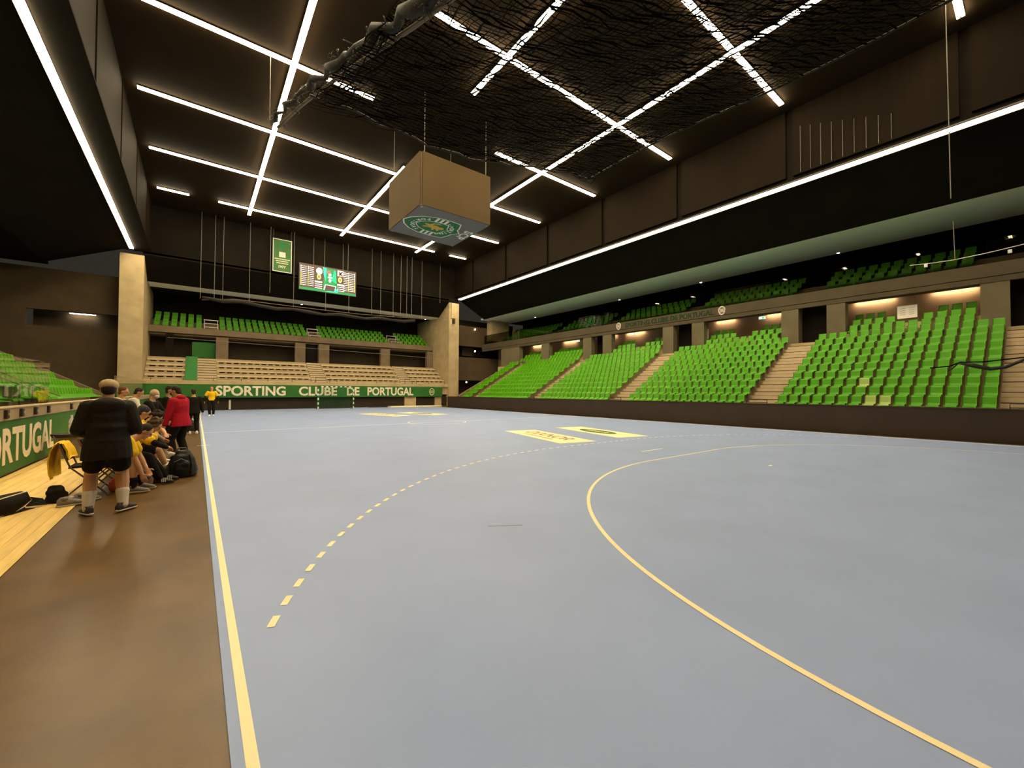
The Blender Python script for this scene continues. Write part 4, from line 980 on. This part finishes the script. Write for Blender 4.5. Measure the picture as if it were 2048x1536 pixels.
    if 'cap' in extra:
        mb = MB(); mb.ell(HC+hu*0.068*s-hf*0.006*s, hr*0.098*s, hf*0.112*s, hu*0.078*s, 18, 10); mb.ell(HC+hu*0.048*s+hf*0.01*s, hr*0.090*s, hf*0.118*s, hu*0.022*s, 18, 6)
        c = mb.build('cap', 'cloth_tan', t); remesh(c, vs*0.8, 3)
    if top:
        m_, inf, slv, hem = top; mb = MB(); torso(mb, inf, 1 if hem < 0.05 else 0, hem if hem > 0 else None, 6 if inf < 0.03 else 7)
        for k in range(2):
            a = arms[k]; e = {'short': [a[0], a[0].lerp(a[1], 0.62)], 'long': [a[0], a[1], a[1].lerp(a[2], 0.94)], 'none': []}[slv]
            rr = {'short': [0.062*s+inf, 0.058*s+inf*1.2], 'long': [0.058*s+inf*0.85, 0.044*s+inf*0.75, 0.032*s+inf*0.7], 'none': []}[slv]
            if e: limb(mb, e, rr)
            mb.sph(a[0]-X*(0.02 if k else -0.02)*s-up2*0.01, 0.062*s+inf, 12, 8)
        if 'puffer' in extra:
            mb.ell(N-up2*0.035*s-F2*0.105*s, X*0.175*s, F2*0.095*s, up2*0.095*s, 16, 8)
            for z in (0.10, 0.27):
                c = P+up*(z-0.10)*s; mb.loft([(c-up*0.085, X*0.20*s, F*0.15*s), (c, X*0.228*s, F*0.178*s), (c+up*0.085, X*0.20*s, F*0.15*s)], 18)
        if 'hood' in extra:
            mb.ell(N+up2*0.01*s-F2*0.055*s, X*0.115*s, F2*0.075*s, up2*0.06*s, 14, 8)
        c = mb.build('jacket' if 'puffer' in extra else ('hoodie' if 'hood' in extra else 'shirt'), m_, t); remesh(c, max(vs, 0.011), 4)
    for ex in extra:
        if ex == 'sleeves':
            for k in range(2):
                a = arms[k]; mb = MB(); limb(mb, [a[0].lerp(a[1], 0.4), a[1], a[2]], [0.055*s, 0.049*s, 0.036*s]); c = mb.build('sleeve', 'cloth_black', t); remesh(c, vs, 3)
        if ex == 'belly_logo':
            pass
    if bottom:
        m_, inf, ln = bottom; mb = MB()
        mb.loft([(P-up*0.10*s, X*(0.135*s+inf), F*(0.11*s+inf)), (P-up*0.02*s, X*(0.165*s+inf), F*(0.12*s+inf)), (W-up*0.075*s, X*(0.146*s+inf*0.8), F*(0.107*s+inf*0.8))], 16)
        for k in range(2):
            g = legs[k]
            if ln == 'short': limb(mb, [g[0], g[0].lerp(g[1], 0.72)], [0.098*s+inf, 0.088*s+inf])
            else: limb(mb, [g[0], g[1], g[1].lerp(g[2], 0.35), g[1].lerp(g[2], 0.95)], [0.096*s+inf, 0.066*s+inf, 0.064*s+inf, 0.050*s+inf])
        c = mb.build('shorts' if ln == 'short' else 'trousers', m_, t); remesh(c, max(vs, 0.011), 4)
    if socks:
        for k in range(2):
            g = legs[k]; mb = MB(); limb(mb, [g[1].lerp(g[2], 1-socks[1]), g[1].lerp(g[2], 0.8), g[2]], [0.054*s*leg*1.06, 0.046*s*leg*1.06, 0.042*s*leg*1.06]); c = mb.build('sock', socks[0], t); remesh(c, vs, 2)
    for k in range(2):
        shoe(t, legs[k][2]-UPV*0.0, fyaw[k], 0.0, s*1.02, shoes[0], shoes[1], stripes)
    return t, arms, legs, HC

def W2L(loc, face, p):
    """world point -> local frame of a person"""
    a = -(face-PI/2); x, y = p[0]-loc[0], p[1]-loc[1]
    return (x*math.cos(a)-y*math.sin(a), x*math.sin(a)+y*math.cos(a), p[2])
# standing, black puffer jacket
person('standing person in long black puffer jacket, shorts, white socks and tan cap', (-1.12, 7.86), PI/2+0.10, 1.83, lean=0.04, head=(0.12, 0.0), spread=0.16,
       feet=[(-0.17, 0.02, 0.085), (0.16, -0.02, 0.085)], fyaw=(0.35, -0.75), hands=[(-0.19, 0.22, 1.04), (0.19, 0.22, 1.04)], poles={'elbow': [(-0.5, -0.7, -0.9), (0.5, -0.7, -0.9)]},
       top=('cloth_puffer', 0.052, 'long', 0.14), bottom=('cloth_black', 0.022, 'short'), socks=('cloth_white', 0.42), shoes=('shoe_dark', 'offwhite'), hair=('hair_dark', 'shaved'), extra=('puffer', 'cap'), vs=0.008, leg=1.28)
# standing, red hoodie
person('standing person in a red hooded sweater and black trousers looking down at the bench', (-0.47, 12.55), PI*0.80, 1.82, lean=0.10, head=(0.35, 0.1), feet=[(-0.11, 0.05, 0.085), (0.11, -0.06, 0.085)], fyaw=(0.15, -0.15),
       hands=[(-0.27, 0.16, 0.82), (0.27, 0.10, 0.80)], top=('cloth_red', 0.032, 'long', 0.06), bottom=('cloth_black', 0.018, 'long'), shoes=('shoe_dark', 'white'), hair=('hair_dark', 'short'), extra=('hood',), vs=0.010)
# standing, black, beside red
person('standing bearded person in black clothes facing the person in red', (-0.80, 14.3), -0.25, 1.83, lean=0.05, head=(0.1, 0.0), hands=[(-0.2, 0.2, 1.0), (0.24, 0.1, 0.85)], top=('cloth_black', 0.025, 'long', 0.05), bottom=('cloth_black', 0.018, 'long'), hair=('hair_dark', 'short'), extra=('beard',), shoes=('shoe_grey', 'white'))
# bald with face mask
person('bald person in black wearing a white face mask, hands held out', (-1.09, 13.35), -0.35, 1.74, lean=0.12, head=(0.15, 0.0), hands=[(-0.12, 0.42, 1.12), (0.10, 0.44, 1.08)], hpal=[(0, 0, 1), (0, 0, 1)], top=('cloth_black', 0.028, 'long', 0.05), bottom=('cloth_black', 0.018, 'long'), extra=('mask',), shoes=('shoe_dark', 'white'), skin='skin_pale')
person('standing person in a pale shirt with dark hair reading something in the hands', (-1.60, 15.2), 0.05, 1.80, lean=0.18, head=(0.45, 0.0), hands=[(-0.10, 0.40, 1.18), (0.10, 0.42, 1.18)], hpal=[(0, 0, 1), (0, 0, 1)], top=('cloth_white', 0.022, 'long', 0.04), bottom=('cloth_black', 0.018, 'long'), hair=('hair_dark', 'short'), skin='skin')
person('standing red-haired person behind the puffer jacket, beside the pale shirt', (-1.72, 14.1), -0.1, 1.80, lean=0.10, head=(0.2, 0.0), top=('cloth_tan', 0.022, 'long', 0.04), bottom=('cloth_black', 0.018, 'long'), hair=('hair_red', 'short'))
person('standing dark-haired person in dark clothes and white shoes beyond the red sweater', (-0.27, 19.8), PI*0.55, 1.76, head=(0.1, 0), top=('cloth_black', 0.025, 'long', 0.05), bottom=('cloth_black', 0.018, 'long'), hair=('hair_dark', 'short'), shoes=('white', 'white'), vs=0.014)
# player on the court
person('player in a yellow shirt and black trousers standing on the blue court', (0.60, 33.2), -PI/2-0.1, 2.0, feet=[(-0.10, -0.03, 0.085), (0.08, 0.12, 0.085)], head=(0.05, 0), hands=[(-0.36, 0.06, 0.95), (0.36, 0.06, 0.95)], poles={'elbow': [(-1, -0.6, 0), (1, -0.6, 0)]}, top=('cloth_yellow', 0.022, 'short', 0.02), bottom=('cloth_black', 0.015, 'long'), hair=('hair_red', 'short'), shoes=('white', 'white'), extra=('sleeves',), vs=0.014, spread=0.1)

# chairs
def folding_chair(loc, label):
    t = thing('folding_chair', label, 'chair', (loc[0], loc[1], 0), 0, 'folding chairs of the bench row')
    MB().prism([(-0.22, 0.44), (0.20, 0.45), (0.21, 0.475), (-0.22, 0.47)], 'y', -0.21, 0.21).build('seat', 'cloth_black', t)
    MB().prism([(-0.245, 0.56), (-0.315, 0.82), (-0.30, 0.83), (-0.225, 0.57)], 'y', -0.21, 0.21).build('backrest', 'cloth_black', t)
    for s in (-1, 1):
        MB().tube([(-0.33, s*0.215, 0.84), (-0.20, s*0.215, 0.46), (0.22, s*0.215, 0.0)], 0.012).build('leg', 'brownmetal', t)
        MB().tube([(0.17, s*0.19, 0.44), (-0.26, s*0.19, 0.0)], 0.012).build('leg', 'brownmetal', t)
    MB().tube([(0.13, -0.215, 0.10), (0.13, 0.215, 0.10)], 0.009).build('crossbar', 'brownmetal', t); MB().tube([(-0.18, -0.19, 0.08), (-0.18, 0.19, 0.08)], 0.009).build('crossbar', 'brownmetal', t)
    return t
SEATY = [9.40, 9.95, 10.75, 11.55, 12.35]
for k, y in enumerate(SEATY):
    folding_chair(((-1.48, -1.36, -1.26, -1.40, -1.45)[k], y), ['black folding chair with a yellow jacket over its back', 'black folding chair next after the one with the jacket', 'middle black folding chair of the bench row', 'black folding chair fourth from the yellow jacket', 'last black folding chair, fifth from the yellow jacket'][k])
def seated(label, y, **kw):
    s = kw.pop('H', 1.80)/1.78
    d = dict(pel=(0, 0.02, 0.565), poles={'knee': [(-0.1, 0.6, 1), (0.1, 0.6, 1)], 'elbow': [(-1, -0.2, 0.2), (1, -0.2, 0.2)]})
    d.update(kw); x = d.pop('x', -1.40); f = d.pop('face', 0.0)
    return person(label, (x, y), f, s*1.78, **d)
seated('seated player in yellow with bare legs bending down to tie a grey shoe', 9.22, lean=0.85, head=(0.3, 0), feet=[(-0.10, 0.50, 0.085), (0.16, 0.44, 0.085)], fyaw=(-0.1, -0.1), hands=[(0.03, 0.60, 0.30), (0.19, 0.56, 0.22)],
       hpal=[(1, 0, 0), (-1, 0, 0)], top=('cloth_yellow', 0.022, 'short', 0.02), bottom=('cloth_black', 0.02, 'short'), socks=('cloth_black', 0.30), shoes=('shoe_grey', 'sole'), hair=('hair_dark', 'short'), vs=0.008)
seated('seated player with wavy brown hair, yellow shirt, black sleeves and trousers leaning forward', 9.85, x=-1.28, lean=0.74, head=(0.35, -0.15), feet=[(-0.10, 0.66, 0.085), (0.16, 0.60, 0.085)], fyaw=(-0.05, -0.2), hands=[(-0.10, 0.66, 0.62), (0.12, 0.68, 0.62)],
       hpal=[(0, 0, -1), (0, 0, -1)], top=('cloth_yellow', 0.022, 'short', 0.02), bottom=('cloth_black', 0.016, 'long'), shoes=('shoe_dark', 'cloth_black'), hair=('hair_brown', 'wavy'), extra=('sleeves',), stripes=True, vs=0.008)
seated('seated dark-haired player in yellow holding up one bare knee', 10.65, x=-1.18, lean=0.45, head=(0.65, -0.1), feet=[(-0.14, 0.55, 0.40), (0.14, 0.58, 0.085)], hands=[(-0.06, 0.52, 0.78), (0.15, 0.50, 0.70)], hpal=[(0, 0, -1), (0, 0, -1)],
       top=('cloth_yellow', 0.022, 'short', 0.02), bottom=('cloth_black', 0.02, 'short'), socks=('cloth_white', 0.25), shoes=('letter', 'sole'), hair=('hair_dark', 'wavy'), vs=0.010)
seated('seated player in yellow with a navy blue cap, head bowed', 11.5, x=-1.32, lean=0.32, head=(0.5, 0.0), feet=[(-0.12, 0.50, 0.085), (0.14, 0.55, 0.085)], hands=[(-0.15, 0.50, 0.55), (0.15, 0.52, 0.55)], hpal=[(0, 0, -1), (0, 0, -1)],
       top=('cloth_yellow', 0.022, 'short', 0.02), bottom=('cloth_black', 0.02, 'short'), socks=('cloth_white', 0.3), shoes=('white', 'sole'), hair=('cloth_navy', 'short'), vs=0.012)
seated('seated brown-haired player in yellow on the last chair of the row', 12.3, x=-1.37, lean=0.28, head=(0.4, 0.2), feet=[(-0.12, 0.55, 0.085), (0.14, 0.50, 0.085)], hands=[(-0.15, 0.45, 0.60), (0.15, 0.45, 0.60)], hpal=[(0, 0, -1), (0, 0, -1)],
       top=('cloth_yellow', 0.022, 'short', 0.02), bottom=('cloth_black', 0.02, 'short'), socks=('cloth_white', 0.3), shoes=('white', 'sole'), hair=('hair_brown', 'short'), vs=0.012)

# ------------------------------------------------------------------ things around the bench
def drape(name, label, cat, grid, m_, thick=0.012, vs=0.012):
    mb = MB(); nr, nc = len(grid), len(grid[0])
    for layer in (0, 1):
        for row in grid:
            for p in row: mb.v.append((p[0]-(0.02 if layer else 0), p[1], p[2]-(thick if layer else 0)))
    for L in (0, 1):
        for r in range(nr-1):
            for c in range(nc-1):
                q = (L*nr*nc+r*nc+c, L*nr*nc+r*nc+c+1, L*nr*nc+(r+1)*nc+c+1, L*nr*nc+(r+1)*nc+c); mb.f.append(q if not L else tuple(reversed(q)))
    edge = list(range(nc))+[r*nc+nc-1 for r in range(1, nr)]+[(nr-1)*nc+c for c in range(nc-2, -1, -1)]+[r*nc for r in range(nr-2, 0, -1)]
    for i in range(len(edge)): a, b = edge[i], edge[(i+1) % len(edge)]; mb.f.append((a, b, b+nr*nc, a+nr*nc))
    o = tag(mb.build(name, m_), label, cat); su = o.modifiers.new('sub', 'SUBSURF'); su.levels = 2; su.render_levels = 2; FIN.append(o)
    return o
prof = [(-1.70, 0.60), (-1.73, 0.74), (-1.775, 0.85), (-1.825, 0.86), (-1.865, 0.76), (-1.885, 0.58), (-1.885, 0.42), (-1.87, 0.33)]
drape('jacket', 'yellow jacket draped over the back of the first folding chair', 'jacket', [[(x+0.02*math.sin(c*2+r), 9.45-0.25+0.125*c+0.02*math.sin(r*1.5), z+0.015*math.sin(c*1.7)-0.03*(c in (0, 4))) for c in range(5)] for r, (x, z) in enumerate(prof)], 'cloth_yellow')
def lumpbag(name, label, loc, size, m_, rz=0):
    t = thing(name, label, 'bag', loc, rz)
    mb = MB(); a, b, c = size
    for j in range(16):
        h = random.uniform(0.18, 0.80); w = 1.0-0.62*h
        mb.ell((random.uniform(-.30, .30)*a*w, random.uniform(-.24, .24)*b*w, c*h), (a*0.24*w+0.03, 0, 0), (0, b*0.30*w+0.03, 0), (0, 0, c*0.19), 10, 6)
    mb.loft([((0, 0, 0.004), (a*0.46, 0, 0), (0, b*0.42, 0)), ((0, 0, c*0.22), (a*0.48, 0, 0), (0, b*0.44, 0)), ((a*0.04, 0, c*0.65), (a*0.34, 0, 0), (0, b*0.32, 0)), ((a*0.06, 0, c*0.95), (a*0.17, 0, 0), (0, b*0.18, 0))], 14)
    o = mb.build('body', m_, t); remesh(o, 0.016, 5)
    return t
t = lumpbag('backpack', 'glossy black backpack standing on the black floor before the seated players', (-0.40, 10.25, 0), (0.54, 0.40, 0.52), 'bag_black')
MB().tube([(-0.1, -0.02, 0.46), (-0.04, -0.05, 0.54), (0.06, -0.05, 0.54), (0.12, -0.02, 0.46)], 0.014).build('handle', 'cloth_grey', t)
for s in (-1, 1): MB().tube([(s*0.12, -0.17, 0.42), (s*0.15, -0.22, 0.25), (s*0.14, -0.19, 0.06)], 0.018).build('strap', 'cloth_black', t)
MB().tube([(-0.10, -0.20, 0.30), (0.0, -0.215, 0.36), (0.10, -0.20, 0.30)], 0.006).build('zip', 'silver', t)
t = lumpbag('sports_bag', 'black and white sports bag on the floor beyond the red sweater', (-0.32, 21.4, 0), (0.5, 0.4, 0.45), 'bag_black')
MB().tube([(-0.1, -0.05, 0.38), (0, -0.1, 0.5), (0.1, -0.05, 0.38)], 0.02).build('handle', 'white', t)
t = lumpbag('shoe_bag', 'black cloth bag leaning behind the grey trainers on the wood floor', (-1.78, 8.98, 0), (0.24, 0.22, 0.26), 'cloth_black')
# open black bag with pale piping on the wooden strip
t = thing('open_holdall', 'open black holdall with pale piping lying on the wooden floor strip', 'bag', (-2.28, 8.45, 0), 0.30)
def hb(y, open_):
    return [(-0.36, y, 0.02), (-0.36, y, 0.22), (-0.05, y, 0.27), (0.28+open_, y, 0.24), (0.36+open_*0.6, y, 0.02)]
mb = MB(); secs = [hb(-0.22, 0.0), hb(0.0, 0.05), hb(0.22, 0.0)]
# left block closed, right end open towards the camera
mb.box(-0.55, -0.05, -0.22, 0.24, 0.0, 0.20)
mb.build('body', 'bag_black', t)
op = MB(); 
A = [(-0.05, -0.24, 0.0), (0.10, -0.20, 0.20), (0.34, 0.06, 0.24), (0.40, 0.20, 0.10), (0.20, -0.02, 0.0)]
op.poly([(-0.05, -0.22, 0.20), (0.33, 0.08, 0.25), (0.30, 0.26, 0.24), (-0.05, 0.24, 0.20)]); op.poly([(-0.05, -0.22, 0.0), (-0.05, -0.22, 0.20), (0.33, 0.08, 0.25), (0.37, 0.10, 0.13), (0.20, -0.05, 0.01)])
op.poly([(-0.05, 0.24, 0.0), (0.34, 0.26, 0.0), (0.30, 0.26, 0.24), (-0.05, 0.24, 0.20)]); op.poly([(-0.05, -0.22, 0.004), (0.20, -0.05, 0.004), (0.42, 0.16, 0.004), (0.34, 0.26, 0.004), (-0.05, 0.24, 0.004)])
o = op.build('open_flap', 'cloth_black', t); so = o.modifiers.new('so', 'SOLIDIFY'); so.thickness = 0.012; FIN.append(o)
MB().tube([(-0.05, -0.23, 0.0), (-0.03, -0.22, 0.10), (-0.05, -0.22, 0.205), (0.12, -0.10, 0.235), (0.33, 0.08, 0.255), (0.35, 0.09, 0.19), (0.375, 0.10, 0.13), (0.30, 0.03, 0.06), (0.20, -0.05, 0.02), (0.0, -0.20, 0.01)], 0.008, 6).build('piping', 'letter', t)
MB().tube([(-0.55, -0.225, 0.20), (-0.30, -0.225, 0.205), (-0.05, -0.225, 0.20)], 0.007, 6).build('piping', 'letter', t)
MB().tube([(-0.55, 0.10, 0.203), (-0.2, 0.2, 0.21), (0.1, 0.22, 0.23)], 0.006, 6).build('piping', 'letter', t)
MB().poly([(0.34, 0.20, 0.03), (0.54, 0.18, 0.02), (0.50, 0.28, 0.10), (0.34, 0.28, 0.16)]).build('side_flap', 'cloth_black', t)
# trainers on the wood floor
for (x, y, rz, lb_) in ((-1.62, 8.62, -1.25, 'pair of grey running shoes on the wooden strip beside the open holdall'), (-1.50, 8.82, -1.1, 'pair of grey running shoes on the wooden strip beside the open holdall')):
    t = thing('running_shoe', lb_, 'shoe', (x, y, 0), 0, 'loose running shoes on the wood')
    shoe(t, Vector((0, 0, 0.085)), rz, 0.0, 1.12, 'shoe_grey', 'sole')
    MB().tube([(0.05*math.cos(rz+PI/2)-0.02, 0.05*math.sin(rz+PI/2), 0.115), (0.06*math.cos(rz+PI/2)+0.02, 0.06*math.sin(rz+PI/2), 0.112)], 0.006).build('lace', 'white', t)
# waste bin with bottles
t = thing('waste_bin', 'square brown waste bin with a black liner beside the green board', 'bin', (-2.60, 14.6, 0))
mb = MB(); mb.prism([(-0.20, 0.0), (0.20, 0.0), (0.235, 0.56), (-0.235, 0.56)], 'y', -0.2, 0.2); mb.build('body', 'bin', t)
mb = MB(); mb.loft([((0, 0, 0.50), (0.30, 0, 0), (0, 0.27, 0)), ((0, 0, 0.55), (0.325, 0, 0), (0, 0.295, 0)), ((0, 0, 0.58), (0.32, 0, 0), (0, 0.285, 0)), ((0, 0, 0.585), (0.28, 0, 0), (0, 0.25, 0)), ((0, 0, 0.54), (0.25, 0, 0), (0, 0.22, 0))], 12); o = mb.build('liner', 'bag_black', t)
mb = MB(); mb.box(-0.245, 0.245, -0.225, 0.225, 0.50, 0.60)
def bottle(loc, label, h=0.42):
    t = thing('water_bottle', label, 'bottle', loc)
    k = h/0.32
    MB().loft([((0, 0, 0), (0.038*k, 0, 0), (0, 0.038*k, 0)), ((0, 0, 0.06*k), (0.040*k, 0, 0), (0, 0.040*k, 0)), ((0, 0, 0.12*k), (0.034*k, 0, 0), (0, 0.034*k, 0)), ((0, 0, 0.19*k), (0.040*k, 0, 0), (0, 0.040*k, 0)), ((0, 0, 0.24*k), (0.030*k, 0, 0), (0, 0.030*k, 0)), ((0, 0, 0.28*k), (0.014*k, 0, 0), (0, 0.014*k, 0)), ((0, 0, 0.30*k), (0.013*k, 0, 0), (0, 0.013*k, 0))], 12).build('body', 'bottle', t, True)
    MB().tube([(0, 0, 0.30*k), (0, 0, 0.32*k)], 0.017*k, 10).build('cap', 'white', t); MB().loft([((0, 0, 0.10*k), (0.0385*k, 0, 0), (0, 0.0385*k, 0)), ((0, 0, 0.15*k), (0.0385*k, 0, 0), (0, 0.0385*k, 0))], 12, False).build('label', 'line', t)
bottle((-2.57, 14.58, 0.585), 'tall clear bottle standing on the waste bin', 0.44)
bottle((-2.25, 14.2, 0.0), 'clear bottle standing on the wood floor next to the waste bin', 0.34)
# loose clothes between the chairs
def cloth(label, loc, m_, r=0.2, h=0.10):
    mb = MB()
    for j in range(8): mb.ell((random.uniform(-r, r)*0.6, random.uniform(-r, r)*0.6, h*0.4), (r*0.5, 0, 0), (0, r*0.45, 0), (0, 0, h*0.55), 8, 6)
    o = tag(mb.build('loose_cloth', m_, None, loc=loc), label, 'cloth'); remesh(o, 0.012, 4)
cloth('crumpled pink red shirt on the floor between the first two chairs', (-1.12, 9.48, 0.0), 'cloth_pink', 0.17, 0.22)
cloth('crumpled blue grey cloth on the floor behind the black backpack', (-0.98, 10.28, 0.0), 'cloth_blue', 0.16, 0.20)
cloth('crumpled white towel on the floor among the seated players', (-0.62, 11.1, 0.0), 'cloth_white', 0.16, 0.2)

# ------------------------------------------------------------------ bake modifiers in one pass
dg = bpy.context.evaluated_depsgraph_get(); dg.update()
baked = [(o, bpy.data.meshes.new_from_object(o.evaluated_get(dg))) for o in FIN]
for o, me in baked:
    old = o.data; o.modifiers.clear(); o.data = me; me.name = old.name; me.shade_smooth()
